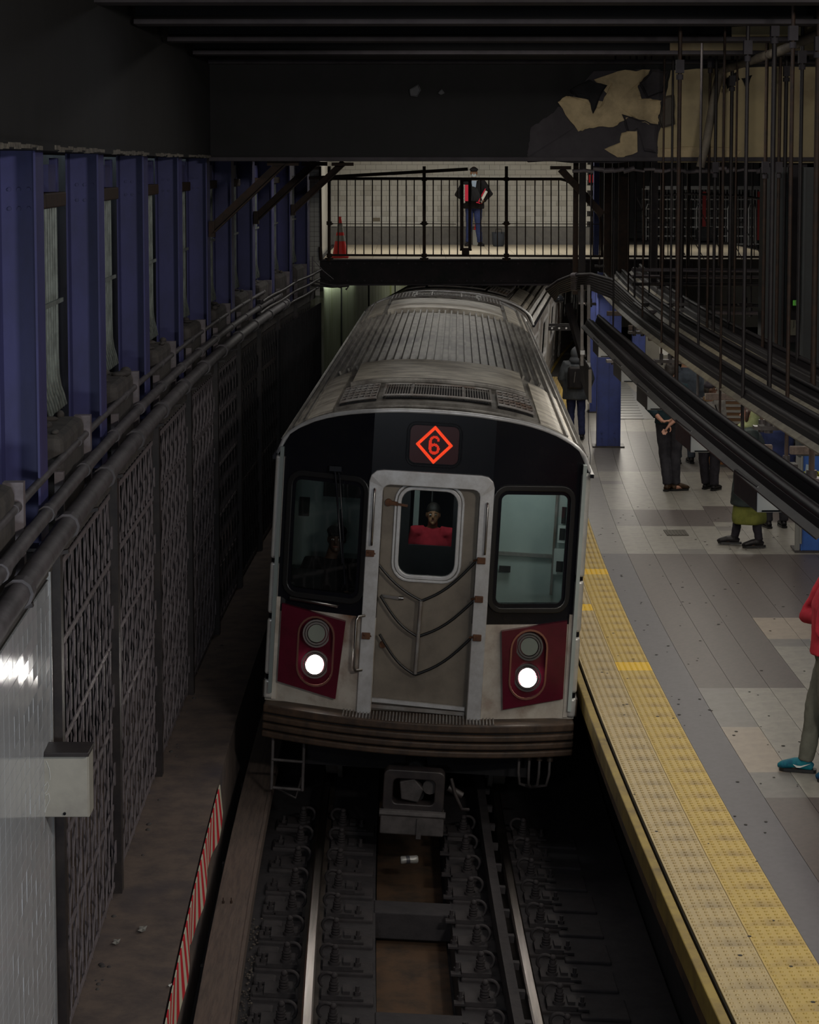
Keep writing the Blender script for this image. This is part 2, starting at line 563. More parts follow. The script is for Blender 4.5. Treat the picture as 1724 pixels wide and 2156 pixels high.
# platform slab
m = MB()
m.sbox(-11, 45, 1.50, 9.5, 0.85, 1.085)
floor = struct(m.obj('floor', grout))
m = MB()
m.sbox(-11, 45, 1.80, 2.1, -0.8, 0.85)
struct(m.obj('wall_platform_edge', near_black))
m = MB()
m.sbox(-11, 45, 1.425, 1.485, 0.93, 1.09)
o = struct(m.obj('trim_2', yel_edge, bevel=0.008))
m = MB()
m.sbox(-11, 45, 1.49, 1.62, 0.70, 0.93)
struct(m.obj('trim_3', pm('edge_timber', (0.10, 0.05, 0.015), (0.03, 0.018, 0.01), 0.8, scale=4, bump=0.4)))

# tactile tiles: one foot square, truncated domes; tiles shared per colour
TS = 0.3048


def dome_mesh(name, mat, nd=6):
    m = MB()
    h = TS / 2 - 0.0018
    m.box(0, 0, 0.0075, 2 * h, 2 * h, 0.015)
    st = TS / nd
    for i in range(nd):
        for j in range(nd):
            cx, cy = -TS / 2 + st * (i + 0.5), -TS / 2 + st * (j + 0.5)
            vs = []
            for (r, z) in ((0.0125, 0.015), (0.008, 0.021)):
                vs += [(cx + r * math.cos(2 * PI * k / 6), cy + r * math.sin(2 * PI * k / 6), z) for k in range(6)]
            m.add(vs, [(k, (k + 1) % 6, 6 + (k + 1) % 6, 6 + k) for k in range(6)] + [(6, 7, 8, 9, 10, 11)])
    return m.mesh(name, mat)


dm = {k: dome_mesh('tactile_tile', mt) for k, mt in (('n', yel), ('p', yel_pale), ('f', yel_new))}
nrow = 108
s_start = -8.3
for c in range(2):
    for r in range(nrow):
        s = s_start + TS * r
        k = 'p' if c == 0 else 'n'
        Yc = Y0 + s
        if (c == 1 and abs(Yc - 17.75) < 0.16) or (c == 1 and abs(Yc - 22.05) < 0.16) or (c == 0 and abs(Yc - 20.2) < 0.16):
            k = 'f'
        p = TP(s, 1.505 + TS * (c + 0.5), 1.085)
        obj_of('tactile_tile', dm[k], floor, p, -head(s))

# ordinary floor tiles
def flat_tile(name, mat):
    m = MB()
    h = TS / 2 - 0.0016
    m.box(0, 0, 0.0065, 2 * h, 2 * h, 0.013)
    return m.mesh(name, mat)


fm = {k: flat_tile('floor_tile', v) for k, v in tl.items()}


def zone(c, D):
    if c == 0:
        return 'blue' if D < 23.4 else ('grey' if D < 29 else 'light')
    if D < 14.2:
        return 'dark' if c > 0 else 'blue'
    if D < 17.33:
        if c == 1:
            return 'grey' if D > 16.2 else ('beige' if D > 14.75 else 'grey')
        if c == 2 and 14.75 < D < 15.6:
            return 'beige' if False else 'light'
        return 'light'
    if D < 19.87:
        if c >= 4:
            return 'beige' if D > 19.2 else ('grey' if D > 18.7 else 'light')
        return 'dark'
    if D < 23.3:
        return 'dark'
    if D < 25.2:
        return 'light' if c != 3 else 'light'
    if D < 26.4:
        return 'dark' if c >= 2 else 'grey'
    if D < 29.6:
        return 'light'
    if D < 34:
        return 'grey' if c != 2 else 'grey'
    return 'light'


near, far = [], {}
for r in range(110):
    s = s_start + TS * r
    for c in range(24):
        o_ = 1.505 + TS * (c + 2.5)
        p = TP(s, o_, 1.085)
        D = p.y * CP + 4.4 * SP
        px = 862 + F * p.x / D
        py = 350 + F * 4.4 / D
        if px > 1810 or py > 2230:
            continue
        k = zone(c, D)
        if c > 0 and R.random() < 0.04 and k in ('light',):
            k = 'grey'
        if len(near) < 300:
            near.append((p, -head(s), k))
        else:
            far.setdefault(k, []).append((p, -head(s)))
for p, a, k in near:
    obj_of('floor_tile', fm[k], floor, p, a)
allf = MB()
fmats = list(tl.keys())
fslots = []
h = TS / 2 - 0.0016
for k, lst in far.items():
    mi = fmats.index(k)
    for p, a in lst:
        mt = Matrix.Rotation(a, 3, 'Z')
        allf.box(p.x, p.y, p.z + 0.0065, 2 * h, 2 * h, 0.013, mt)
        fslots += [mi] * 6
o = allf.obj('far_floor_tiles', [tl[k] for k in fmats], floor, kind='stuff')
o.data.polygons.foreach_set('material_index', fslots)

# small dark floor drain cover and gum spots
m = MB()
p = onz(1423, 1122, 1.1)
m.box(p.x, p.y, 1.1025, 0.26, 0.36, 0.008)
for k in range(6):
    m.box(p.x - 0.1 + 0.04 * k, p.y, 1.108, 0.012, 0.3, 0.004)
tag(m.obj('drain_cover', M('drain_brown', (0.05, 0.042, 0.03), 0.6)), 'small dark floor drain cover in the light tiles beside the walking people', 'drain cover')
m = MB()
for k in range(260):
    s = R.uniform(-8.2, 8)
    p = TP(s, R.uniform(1.52, 4.4), 1.1 if True else 0)
    q = R.uniform(0.006, 0.016)
    m.cyl((p.x, p.y, 1.0985 + 0.002), (p.x, p.y, 1.1015), q, 6, smooth=False)
m.obj('gum_spots', M('gum', (0.03, 0.026, 0.022), 0.8), floor, kind='stuff')
# ribbed access plate far down the platform
a = onz(1306, 882, 1.1); b = onz(1352, 805, 1.1)
m = MB()
m.box(a.x + 0.28, (a.y + b.y) / 2, 1.1, 0.9, b.y - a.y + .1, 0.006)
grate = tag(m.obj('floor_grate', M('steel_plate', (0.25, 0.25, 0.24), 0.35, 0.5)), 'ribbed grey metal floor grate right of the blue platform column', 'grate')
m = MB()
for k in range(16):
    t = k / 15
    p = a.lerp(Vector((a.x + 0.35, b.y, a.z)), t)
    m.box(p.x + 0.1, p.y, 1.104, 0.62, 0.09, 0.012)
m.obj('grate_ribs', MATS['steel_plate'], grate, kind='stuff')
m = MB()
m.box(a.x + 0.02, (a.y + b.y) / 2, 1.114, 0.12, 0.5, 0.004)
tag(m.obj('floor_marking', yel_new), 'short yellow marking painted on the ribbed floor grate', 'marking')

# walls around
m = MB()
m.sbox(-12, 50, -3.35, -3.2, -1, 7)
struct(m.obj('wall_left', near_black))
m = MB()
m.sbox(-12, 50, 9.4, 9.6, 0.5, 7)
struct(m.obj('wall_right', near_black))
m = MB()
m.box(4, 62, 3, 30, 0.3, 9)
struct(m.obj('wall_back', near_black))
m = MB()
m.box(3.0, 24, 7.02, 16, 80, 0.25)
struct(m.obj('ceiling', near_black))

# dirty tiled tunnel wall beyond the bridge on the left
m = MB()
m.sbox(15.4, 44, -2.35, -2.02, -0.5, 3.56)
gw = struct(m.obj('wall_tunnel', green_wall))
m = MB()
for k in range(4):
    m.sbox(17.9 + 4.2 * k, 17.96 + 4.2 * k, -2.02, -2.0, -0.3, 3.5)
m.obj('wall_joint', near_black, gw, kind='stuff')

# ceiling joists (crosswise) and the big soot-black girder
for i, Y in enumerate((10.9, 12.8, 14.7, 16.7, 18.65)):
    g = thing('ceiling_joist', '%s soot-black crosswise ceiling joist above the tracks' % ORD[i], 'beam', (2.95, Y, 6.5), group='crosswise ceiling joists')
    MB().box(0, 0, 0.02, 9.8, 0.26, 0.035).obj('flange', soot_purple, g, bevel=0.004)
    MB().box(0, 0.0, 0.26, 9.8, 0.05, 0.45).obj('web', soot_beam, g)
GY = 20.6
gird = thing('girder', 'deep crosswise girder, sooty black with peeling cream paint at the right', 'girder', (0, GY, 5.55))
MB().box(2.85, 0, 0.02, 9.7, 0.32, 0.04).obj('bottom_flange', soot_purple, gird, bevel=0.004)
MB().box(2.85, -0.0, 0.985, 9.7, 0.34, 0.04).obj('top_flange', soot_purple, gird, bevel=0.004)
MB().box(2.85, 0.02, 0.5, 9.7, 0.06, 0.93).obj('web', soot_beam, gird)


def gpt(px, py, dy=0.0):
    p = ony(px, py, GY - 0.02 + dy)
    return p


def patch(name, pts, dy, mat, parent, curl=0.0, label=None, th=0.006):
    """thin flake of paint lying on the girder web, its rim curling forward"""
    P = [gpt(x, y) for x, y in pts]
    c = sum(P, Vector()) / len(P)
    vs = []
    fs = []
    n = len(P)
    org = Vector((0, GY, 5.55))
    for ring, k in ((1.0, 1.0), (0.86, 0.25), (0.0, 0.0)):
        for i, p in enumerate(P):
            q = c.lerp(p, ring) - org
            q.y = dy - curl * k * (0.45 + 0.55 * math.sin(i * 2.4) ** 2)
            vs.append(q)
    for i in range(n):
        j = (i + 1) % n
        fs.append((i, j, n + j, n + i))
    for i in range(n):
        j = (i + 1) % n
        fs.append((n + i, n + j, 2 * n))
    m = MB()
    m.add(vs, fs)
    o = m.obj(name, mat, parent, label=label)
    md = o.modifiers.new('solid', 'SOLIDIFY')
    md.thickness = th
    return o


def jag(pts, amp=3.0, k=4):
    out = []
    for i, p in enumerate(pts):
        q = pts[(i + 1) % len(pts)]
        for t in range(k):
            u = t / k
            out.append((p[0] + (q[0] - p[0]) * u + (R.uniform(-amp, amp) if t else 0), p[1] + (q[1] - p[1]) * u + (R.uniform(-amp, amp) if t else 0)))
    return out


# cream area on the right, bare plaster patches, dark curled flakes
patch('cream_paint', jag([(1412, 148), (1600, 141), (1900, 141), (1900, 342), (1384, 342), (1384, 300), (1398, 230)], 1.6, 7), -0.016, cream, gird, label='cream painted stretch of the girder')
patch('lower_flap', jag([(1384, 312), (1450, 308), (1540, 310), (1560, 318), (1545, 340), (1384, 342)], 1.5), -0.024, cream_l, gird, 0.01, label='lifting strip of cream paint')
patch('violet_paint', jag([(1110, 320), (1118, 268), (1160, 240), (1195, 215), (1250, 150), (1390, 146), (1405, 230), (1384, 342), (1112, 342)], 3, 6), -0.012, soot_purple, gird, label='dull violet undercoat around the torn paint')
patch('bare_plaster', jag([(1174, 215), (1190, 203), (1203, 205), (1260, 228), (1288, 176), (1250, 168), (1300, 150), (1368, 147), (1342, 180), (1350, 208), (1392, 212), (1388, 240), (1385, 262), (1365, 262), (1330, 246), (1290, 268), (1240, 270), (1217, 277)], 2.5, 5), -0.022, cream_l, gird, 0.02, label='torn patch showing cream plaster')
patch('bare_plaster', jag([(1272, 314), (1305, 300), (1308, 280), (1340, 268), (1342, 320), (1305, 336)], 2, 3), -0.022, cream_l, gird, 0.012, label='small torn cream patch below the big one')
patch('paint_flake', jag([(1200, 190), (1240, 168), (1278, 180), (1262, 205), (1248, 240), (1238, 210), (1212, 204)], 2, 3), -0.03, near_black, gird, 0.03, label='dark hanging flake')
patch('paint_flake', jag([(1345, 175), (1372, 146), (1406, 150), (1396, 196), (1362, 208)], 2, 3), -0.03, soot_purple, gird, 0.05, label='curled dark flake')
patch('paint_flake', jag([(1396, 205), (1418, 200), (1420, 262), (1392, 270), (1386, 250)], 2, 3), -0.034, M('grey_flake', (0.10, 0.085, 0.07), 0.8), gird, 0.05, label='curled grey-brown flake')
patch('paint_flake', jag([(1308, 240), (1345, 252), (1384, 262), (1380, 322), (1356, 318), (1340, 270), (1320, 276)], 2, 3), -0.028, soot_purple, gird, 0.03)
patch('paint_flake', jag([(1525, 168), (1550, 152), (1556, 168), (1530, 188)], 2, 3), -0.03, near_black, gird, 0.04)
patch('paint_flake', jag([(1560, 165), (1582, 158), (1572, 188)], 2, 3), -0.03, near_black, gird, 0.04)
patch('paint_flake', jag([(862, 188), (880, 178), (886, 190), (878, 204), (864, 202)], 1, 2), -0.03, M('pale_flake', (0.12, 0.12, 0.13), 0.8), gird, 0.03)
patch('paint_flake', jag([(922, 196), (930, 188), (936, 196), (928, 200)], 0.6, 2), -0.03, MATS['pale_flake'], gird, 0.02)
patch('paint_scrap', jag([(1650, 16), (1800, 14), (1800, 44), (1654, 40)], 2, 3), -0.2, cream, gird, 0.0) if False else None

# cream painted scraps on joists at the right
for i, (x0, x1, Y, z0, z1) in enumerate(((3.4, 5.0, 12.75, 6.55, 6.63), (2.9, 5.6, 14.63, 6.53, 6.6), (2.6, 6.5, 16.63, 6.54, 6.62), (2.35, 7.0, 18.58, 6.53, 6.63))):
    m = MB()
    n = 14
    vs, fs = [], []
    for k in range(n + 1):
        x = x0 + (x1 - x0) * k / n
        vs += [(x, Y, z0 + R.uniform(-0.012, 0.012)), (x, Y, z1 + R.uniform(-0.01, 0.015)), (x, Y + 0.02, z1), (x, Y + 0.02, z0)]
    for k in range(n):
        a = 4 * k
        for j in range(4):
            fs.append((a + j, a + 4 + j, a + 4 + (j + 1) % 4, a + (j + 1) % 4))
    m.add(vs, fs)
    par = [o for o in C.objects if o.name.startswith('ceiling_joist')][i + 1]
    o = m.obj('paint_scrap', cream, par, label='ragged cream paint')
    o.location = -par.location

# lagged pipe that leans across the girder, rusty brackets
m = MB()
pts = [ony(1474, 352, 20.1), ony(1487, 300, 20.1), ony(1500, 225, 20.1), ony(1514, 158, 20.1), ony(1524, 146, 20.0), ony(1560, 134, 19.4), ony(1640, 108, 17.6), ony(1724, 72, 15.8), ony(1790, 50, 14.8)]
m.tube(pts, 0.042, 10)
tag(m.obj('lagged_pipe', pm('pale_lagging', (0.20, 0.17, 0.13), (0.12, 0.10, 0.08), 0.7, scale=6, bump=0.4)), 'pale lagged pipe leaning down across the cream girder paint', 'pipe')

# small floor-level clutter helpers
def sheet(name, pts, z, mat, label, cat):
    m = MB()
    m.prism(pts, lambda x, y, t: Vector((x, y, z + t)), 0, 0.006)
    return tag(m.obj(name, mat), label, cat)

# ------------------------------------------------------------------ left wall: columns, girder, conduits, pipes, lattice gates
COLY = [8.1, 10.75, 13.4, 16.0, 18.5, 20.9, 23.25, 25.5, 27.75, 30.0, 32.3]
COLS = [y - Y0 for y in COLY]
m = MB()
m.sbox(-12, 14.6, -2.62, -2.02, 5.58, 5.62)
m.sbox(-12, 14.6, -2.06, -2.03, 5.6, 6.85)
m.sbox(-12, 14.6, -2.62, -2.02, 6.83, 6.87)
lg = tag(m.obj('edge_girder', soot_beam), 'long sooty girder carried on the left row of blue columns', 'girder')
m = MB()
for i in range(len(COLS) - 1):   # torn pale strip of paint along the girder's lower edge
    s0, s1 = COLS[i] + 0.12, COLS[i + 1] - 0.35
    n = 12
    for k in range(n):
        a, b = s0 + (s1 - s0) * k / n, s0 + (s1 - s0) * (k + 1) / n
        m.sbox(a, b, -2.028, -2.015, 5.592 - R.uniform(0, 0.018), 5.60 + R.uniform(0.0, 0.012), step=2)
m.obj('torn_paint_strip', pm('torn_pale_paint', (0.20, 0.18, 0.15), (0.06, 0.055, 0.05), 0.8, scale=20), lg, kind='stuff')

colme = {}
m = MB(); m.box(0.10, 0, 0, 0.012, 0.28, 1); m.v = [(a, b, c + 0.5) for a, b, c in m.v]; colme['flange'] = m.mesh('flange', blue_col)
m = MB(); m.box(0, 0, 0.5, 0.19, 0.012, 1); colme['web'] = m.mesh('web', blue_col)
rv = MB()
for z in (5.28, 5.38):
    for x in (-0.05, 0.0, 0.05):
        rv.cyl((x, -0.006, z), (x, -0.016, z), 0.011, 6)
rivme = rv.mesh('rivet', blue_col)
for i, s in enumerate(COLS):
    p = TP(s, -2.19, 3.5)
    t = thing('steel_column', '%s dark blue steel column in the left wall row' % ORD[i], 'column', p, -head(s), 'blue columns of the left wall')
    ln = 5.58 - 3.5
    for nm, dx in (('flange', 0.0), ('flange', -0.20), ('web', 0.0)):
        o = obj_of(nm, colme['web' if nm == 'web' else 'flange'], t, (dx if nm == 'flange' else 0, 0, 0))
        o.scale = (1, 1, ln)
    o = obj_of('rivet', rivme, t, (0, 0, -3.5))
    o['kind'] = 'stuff'
    MB().box(0, 0, 0.008, 0.28, 0.34, 0.016).obj('base_plate', dark_tube, t)

# ledge, concrete pedestals, conduit bundles
m = MB()
m.sbox(-12, 14.4, -3.2, -2.04, 3.38, 3.5)
struct(m.obj('trim_4', conc))
m = MB()
m.sbox(-12, 14.4, -3.22, -2.75, 3.5, 7)
struct(m.obj('wall_left_upper', pm('deep_blue_grey_wall', (0.03, 0.035, 0.06), (0.015, 0.016, 0.03), 0.8, scale=3)))
for i in range(len(COLS) - 1):
    s = COLS[i] + 1.15
    p = TP(s, -2.27, 3.5)
    t = thing('conduit_bundle', '%s bundle of pale vertical conduits rising between the left blue columns' % ORD[i], 'conduits', p, -head(s), 'conduit bundles between the left columns')
    n = 8
    for k in range(n):
        y = 0.02 + 0.10 * k
        m = MB()
        m.tube([(0, y + 0.34, 0.5), (0, y + 0.22, 0.58), (0, y + 0.1, 0.64), (0, y + 0.02, 0.72), (0, y, 0.85), (0, y, 1.82)], 0.0125, 6)
        m.obj('conduit', conduit_l, t)
    m = MB(); m.bar((0.03, 0.0, 1.18), (0.03, 0.78, 1.18), 0.012, 0.025); m.obj('strap', conduit_l, t)
    m = MB(); m.box(0.0, 0.37, 1.80, 0.12, 0.86, 0.09); m.obj('collar', rust_dark, t, bevel=0.01)
    m = MB(); m.box(0.0, 0.7, 1.94, 0.05, 0.05, 0.22); m.box(0.02, 0.3, 1.93, 0.05, 0.3, 0.16); m.obj('stub', blue_col, t)
    t2 = thing('pedestal', '%s rough concrete pedestal under the conduits on the left ledge' % ORD[i], 'pedestal', p, -head(s), 'concrete pedestals on the left ledge')
    m = MB(); m.box(0.03, 0.1, 0.24, 0.30, 0.98, 0.48)
    o = m.obj('block', conc, t2, bevel=0.05, seg=2)
    MB().box(0.16, 0.66, 0.2, 0.1, 0.07, 0.55).obj('stud', lattice_m, t2)
    MB().box(0.17, -0.46, 0.12, 0.05, 0.05, 0.34).obj('stud', lattice_m, t2)
    m = MB()
    for k in range(7):
        m.ell((R.uniform(-0.08, 0.14), R.uniform(-0.3, 0.6), 0.49), R.uniform(0.02, 0.06), R.uniform(0.03, 0.09), R.uniform(0.01, 0.035), 7, 5)
    m.obj('mortar_lumps', conc, t2, kind='stuff')

# pipes along the ledge
def pipe_run(name, o_, z, r, s0, s1, seglen, label):
    t = thing(name, label, 'pipe', (0, 0, 0))
    s = s0
    while s < s1:
        e = min(s + seglen, s1)
        m = MB()
        m.tube([TP(s + 0.01 + (e - s - 0.02) * k / 4, o_, z) for k in range(5)], r, 10)
        m.obj('pipe_length', pipe_m, t)
        m = MB()
        m.tube([TP(e - 0.05, o_, z), TP(e + 0.05, o_, z)], r * 1.25, 10)
        m.obj('coupling', pipe_m, t, bevel=0.004)
        s = e
    return t


pipe_run('wall_pipe', -1.97, 3.60, 0.056, -11, 9.8, 1.7, 'thick sooty pipe running the length of the left wall, the outermost of the three')
pipe_run('wall_pipe', -2.02, 3.735, 0.036, -11, 9.5, 1.5, 'thinner sooty pipe just above the thick pipe on the left wall')
pipe_run('wall_pipe', -2.09, 3.86, 0.022, -11, 8.2, 2.4, 'thinnest and topmost of the three long pipes on the left wall')
for k in range(3):
    t = thing('wall_cable', '%s black cable strung over the far end of the left wall' % ('lowest', 'middle', 'topmost')[k] if False else '%s of three thin cables at the far end of the left wall' % ('lowest', 'middle', 'topmost')[k], 'cable')
    m = MB()
    m.tube([TP(6.5 + k * 0.3 + 0.55 * q, -1.98, 3.55 + 0.13 * k + 0.008 * math.sin(q)) for q in range(15)], 0.02, 7)
    m.obj('jacket', dark_tube, t)
m = MB()
for i in range(16):
    s = -10.4 + 1.3 * i
    m.bar(TP(s, -2.04, 3.48), TP(s, -1.94, 3.50), 0.04, 0.02)
tag(m.obj('pipe_brackets', dark_tube), 'row of dark brackets that hold the long pipes on the left wall', 'brackets', kind='stuff')

# knee braces from the columns to the cross beams (rise towards the track)
for k, i in enumerate((5, 7, 9)):
    s = COLS[i]
    t = thing('knee_brace', '%s dark diagonal knee brace from a left column up to the beam' % ORD[k], 'brace', group='left knee braces')
    a, b = TP(s, -2.05, 4.86), TP(s, -1.30, 5.56)
    m = MB(); m.bar(a, b, 0.10, 0.016, Vector((0, 1, 0))); m.bar(a + Vector((0.03, -0.05, -0.03)), b + Vector((0.03, -0.05, -0.03)), 0.012, 0.1, Vector((0, 1, 0)))
    m.obj('angle_bar', rust_dark, t)
    m = MB(); m.box(b.x - 0.02, b.y, 5.53, 0.32, 0.12, 0.05); m.obj('gusset', rust_dark, t)
    m = MB(); m.box(a.x + 0.0, a.y, a.z, 0.06, 0.12, 0.16); m.obj('shoe', rust_dark, t)
    t = thing('cross_beam', '%s dark cross beam carried on a left knee brace' % ORD[k], 'beam', group='braced cross beams')
    m = MB(); m.box(TP(s, -1.98, 0).x + 2.8, TP(s, 0, 0).y, 5.585, 5.6, 0.2, 0.03); m.obj('bottom_flange', rust_dark, t)
    m = MB(); m.box(TP(s, -1.98, 0).x + 2.8, TP(s, 0, 0).y, 5.9, 5.6, 0.04, 0.6); m.obj('web', soot_beam, t)

# right-hand knee braces by the bridge
t = thing('knee_brace', 'dark diagonal knee brace at the right end of the bridge railing', 'brace')
a, b = ony(1268, 452, 30.0), ony(1180, 356, 30.0)
MB().bar(a, b, 0.11, 0.1).obj('angle_bar', rust_dark, t)
MB().box(b.x, b.y, b.z + 0.02, 0.3, 0.15, 0.05).obj('gusset', rust_dark, t)
t = thing('tie_rod', 'thin dark inclined brace bar above the bridge railing at the left', 'bar')
MB().bar(ony(650, 375, 31.0), ony(985, 356, 31.0), 0.05, 0.05).obj('bar', rust_dark, t)

# lattice gates between the posts below the pipes
zb, zt = 0.68, 3.38
for i in range(1, len(COLS) - 1):
    s0, s1 = COLS[i] + 0.07, COLS[i + 1] - 0.07
    t = thing('lattice_gate', '%s grey steel lattice panel below the pipes on the left wall' % ORD[i - 1], 'lattice panel', group='lattice panels of the left wall')
    op = -2.06
    m = MB()
    m.sbox(COLS[i] - 0.05, COLS[i] + 0.05, op - 0.05, op + 0.06, 0.65, 3.5)
    m.obj('post', dark_tube, t)
    n = 15
    ds = (s1 - s0) / n
    if i <= 5:
        for k in range(n + 1):
            s = s0 + ds * k
            MB().bar(TP(s, op, zb), TP(s, op, zt), 0.008, 0.010).obj('picket', lattice_m, t)
        for z in (0.72, 1.25, 1.8, 2.35, 2.9, 3.34):
            MB().bar(TP(s0, op + 0.012, z), TP(s1, op + 0.012, z), 0.008, 0.034).obj('rail', lattice_m, t)
    else:
        m = MB()
        for k in range(n + 1):
            s = s0 + ds * k
            m.bar(TP(s, op, zb), TP(s, op, zt), 0.014, 0.02)
        for z in (0.72, 1.8, 2.9, 3.34):
            m.bar(TP(s0, op + 0.012, z), TP(s1, op + 0.012, z), 0.008, 0.045)
        m.obj('bars', dark_tube, t, kind='stuff')  # far panels coloured darker to stand for the darkness there
    m = MB()
    hz = 0.53
    nz = int((zt - zb) / hz)
    for k in range(n):
        for j in range(nz + 1):
            z0 = zb + hz * (j - (0.5 if k % 2 else 0))
            for (za, zc) in ((z0, z0 + hz / 2 + 0.0), (z0 + hz, z0 + hz / 2)):
                pass
            lo, mid, hi = z0, z0 + hz / 2, z0 + hz
            a = TP(s0 + ds * k, op + 0.016, max(zb, min(zt, lo)))
            b = TP(s0 + ds * (k + 1), op + 0.016, max(zb, min(zt, mid)))
            c = TP(s0 + ds * k, op + 0.016, max(zb, min(zt, hi)))
            if abs(a.z - b.z) > 0.1:
                m.bar(a, b, 0.005, 0.009)
            if abs(c.z - b.z) > 0.1:
                m.bar(c, b, 0.005, 0.009)
            if zb + 0.15 < mid < zt - 0.15:
                q = TP(s0 + ds * (k + 1), op + 0.024, mid)
                m.bar(q - Vector((0, 0, 0.075)), q + Vector((0, 0, 0.075)), 0.008, 0.034, Vector((0, 1, 0)))
    m.obj('straps', lattice_m if i <= 4 else near_black, t, kind='stuff')  # far straps near black: the darkness is put into their colour

# corrugated-looking tall pickets further on (faint bars behind the train)
t = thing('picket_screen', 'faint dark picket screen behind the train on the left', 'fence')
m = MB()
for k in range(40):
    s = 9.0 + 0.14 * k
    m.bar(TP(s, -1.96, 0.7), TP(s, -1.96, 3.3), 0.02, 0.02)
m.obj('pickets', near_black, t, kind='stuff')

# white glazed tile wall, lower left
TW_S1 = COLS[1] - 0.2
m = MB()
m.sbox(-12, TW_S1, -2.25, -2.045, 0.65, 3.36)
tw = struct(m.obj('wall_tiled', grout))
tiles = []
tw_h, tw_w = 0.0765, 0.1525
rows = int(2.7 / tw_h)
k = 0
for c in range(13):
    for r in range(rows):
        s = TW_S1 - 0.02 - tw_w * (c + 0.5)
        tiles.append((TP(s, -2.042, 0.68 + tw_h * (r + 0.5)), -head(s)))
tm = MB(); tm.box(0, 0, 0, 0.012, tw_w - 0.0025, tw_h - 0.0025)
tmes = []
for q in range(3):
    me = tm.mesh('wall_tile', white_tile)
    tmes.append(me)
for k, (p, a) in enumerate(tiles):
    if k < 298:
        o = obj_of('wall_tile', tmes[0], tw, p, a)
        o.rotation_euler = (R.uniform(-0.0, 0.0), R.uniform(-0.010, 0.010), a + R.uniform(-0.016, 0.016))
m = MB()
for p, a in tiles[298:]:
    m.box(p.x, p.y, p.z, 0.012, tw_w - 0.0025, tw_h - 0.0025, Matrix.Rotation(a, 3, 'Z'))
m.obj('far_wall_tiles', white_tile, tw, kind='stuff')
m = MB()
m.sbox(TW_S1 - 0.005, TW_S1 + 0.02, -2.1, -2.03, 0.65, 3.4)
m.obj('edge_strip', alum, tw)

# cabinet on the post
p = onz(147, 1712, 1.62)
Yb = COLY[1] - 0.48
cb = thing('junction_box', 'scuffed grey metal cabinet with a dark hood on the left wall by the white tiles', 'cabinet', (ony(146, 1650, Yb).x - 0.012, Yb, ony(147, 1712, Yb).z))
bw = 100 / 398.0
bh = 130 / 398.0
m = MB(); m.box(0, 0, bh / 2, bw, 0.14, bh); m.obj('body', box_m, cb, bevel=0.006)
m = MB(); m.box(0, -0.076, bh / 2, bw - 0.012, 0.012, bh - 0.012); m.obj('door', box_m, cb, bevel=0.004)
m = MB(); m.box(-0.01, -0.01, bh + 0.012, bw + 0.03, 0.2, 0.022); m.tube([(-bw / 2 - 0.01, -0.1, bh + 0.01), (-bw / 2 - 0.045, -0.1, bh), (-bw / 2 - 0.05, -0.1, bh - 0.05)], 0.008, 6); m.obj('hood', dark_tube, cb, bevel=0.004)
m = MB(); m.cyl((0.0, -0.083, 0.025), (0.0, -0.09, 0.025), 0.008, 8); m.obj('lock', blk, cb)
m = MB()
for pts in ([(-.09, .30), (-.075, .26), (-.07, .22), (-.072, .20)], [(-.10, .17), (-.085, .19), (-.078, .17), (-.09, .14), (-.10, .13)], [(-.095, .12), (-.08, .13), (-.075, .10), (-.092, .06), (-.1, .03)], [(-.10, .10), (-.1, .03)]):
    m.tube([(x, -0.084, z) for x, z in pts], 0.0022, 5)
m.obj('scratched_scrawl', M('scratch', (0.6, 0.6, 0.58), 0.6), cb)
MB().bar((0, 0.07, 0.1), (-0.12, 0.2, 0.1), 0.03, 0.03).obj('bracket', dark_tube, cb)

# red and white striped clearance board hung on the bench side
t = thing('striped_board', 'wavy red and white striped clearance strip along the bench edge', 'warning strip')
s = -9.6
k = 0
for cnum in range(60):
    e = s + 0.115
    if s > 1.0:
        break
    def zz(q):
        return 0.375 + 0.045 * math.sin(q * 4.2) + 0.02 * math.sin(q * 9.1 + 1)
    def oo(q, f):
        return -1.52 + f * 0.02 * math.sin(q * 4.2 + 1.1)
    vs = []
    for off in (0.0, 0.006):
        vs += [TP(s, oo(s, 1) + off, zz(s)), TP(e, oo(e, 1) + off, zz(e)), TP(e, -1.525 + off, 0.66), TP(s, -1.525 + off, 0.66)]
    m = MB(); m.hexa([vs[0], vs[1], vs[5], vs[4], vs[3], vs[2], vs[6], vs[7]])
    m.obj('stripe', tape_r if k % 2 == 0 else tape_w, t, label='red stripe' if k % 2 == 0 else 'white stripe')
    s = e
    k += 1

# loose litter on the bench
def leaf(name, px, py, z, sz, mat, label, cat):
    p = onz(px, py, z)
    m = MB()
    n = 8
    vs = [(0, 0, 0.012)] + [(sz * math.cos(2 * PI * i / n) * (1 if i % 2 else 0.55), 1.6 * sz * math.sin(2 * PI * i / n) * (1 if i % 3 else 0.7), 0.004 + 0.01 * (i % 2)) for i in range(n)]
    m.add(vs, [(0, 1 + i, 1 + (i + 1) % n) for i in range(n)])
    o = m.obj(name, mat)
    o.location = p
    md = o.modifiers.new('s', 'SOLIDIFY'); md.thickness = 0.003
    return tag(o, label, cat)


grey_paper = M('grey_paper', (0.25, 0.24, 0.22), 0.8)
leaf('paper_scrap', 300, 1958, 0.66, 0.035, grey_paper, 'crumpled pale paper scrap on the walkway beside the lattice', 'litter')
leaf('paper_scrap', 245, 1985, 0.66, 0.03, grey_paper, 'grey paper scrap against the lattice foot, lower left', 'litter')
leaf('paper_scrap', 358, 2077, 0.66, 0.012, white_paint, 'tiny white scrap at the bench edge near the striped strip', 'litter')

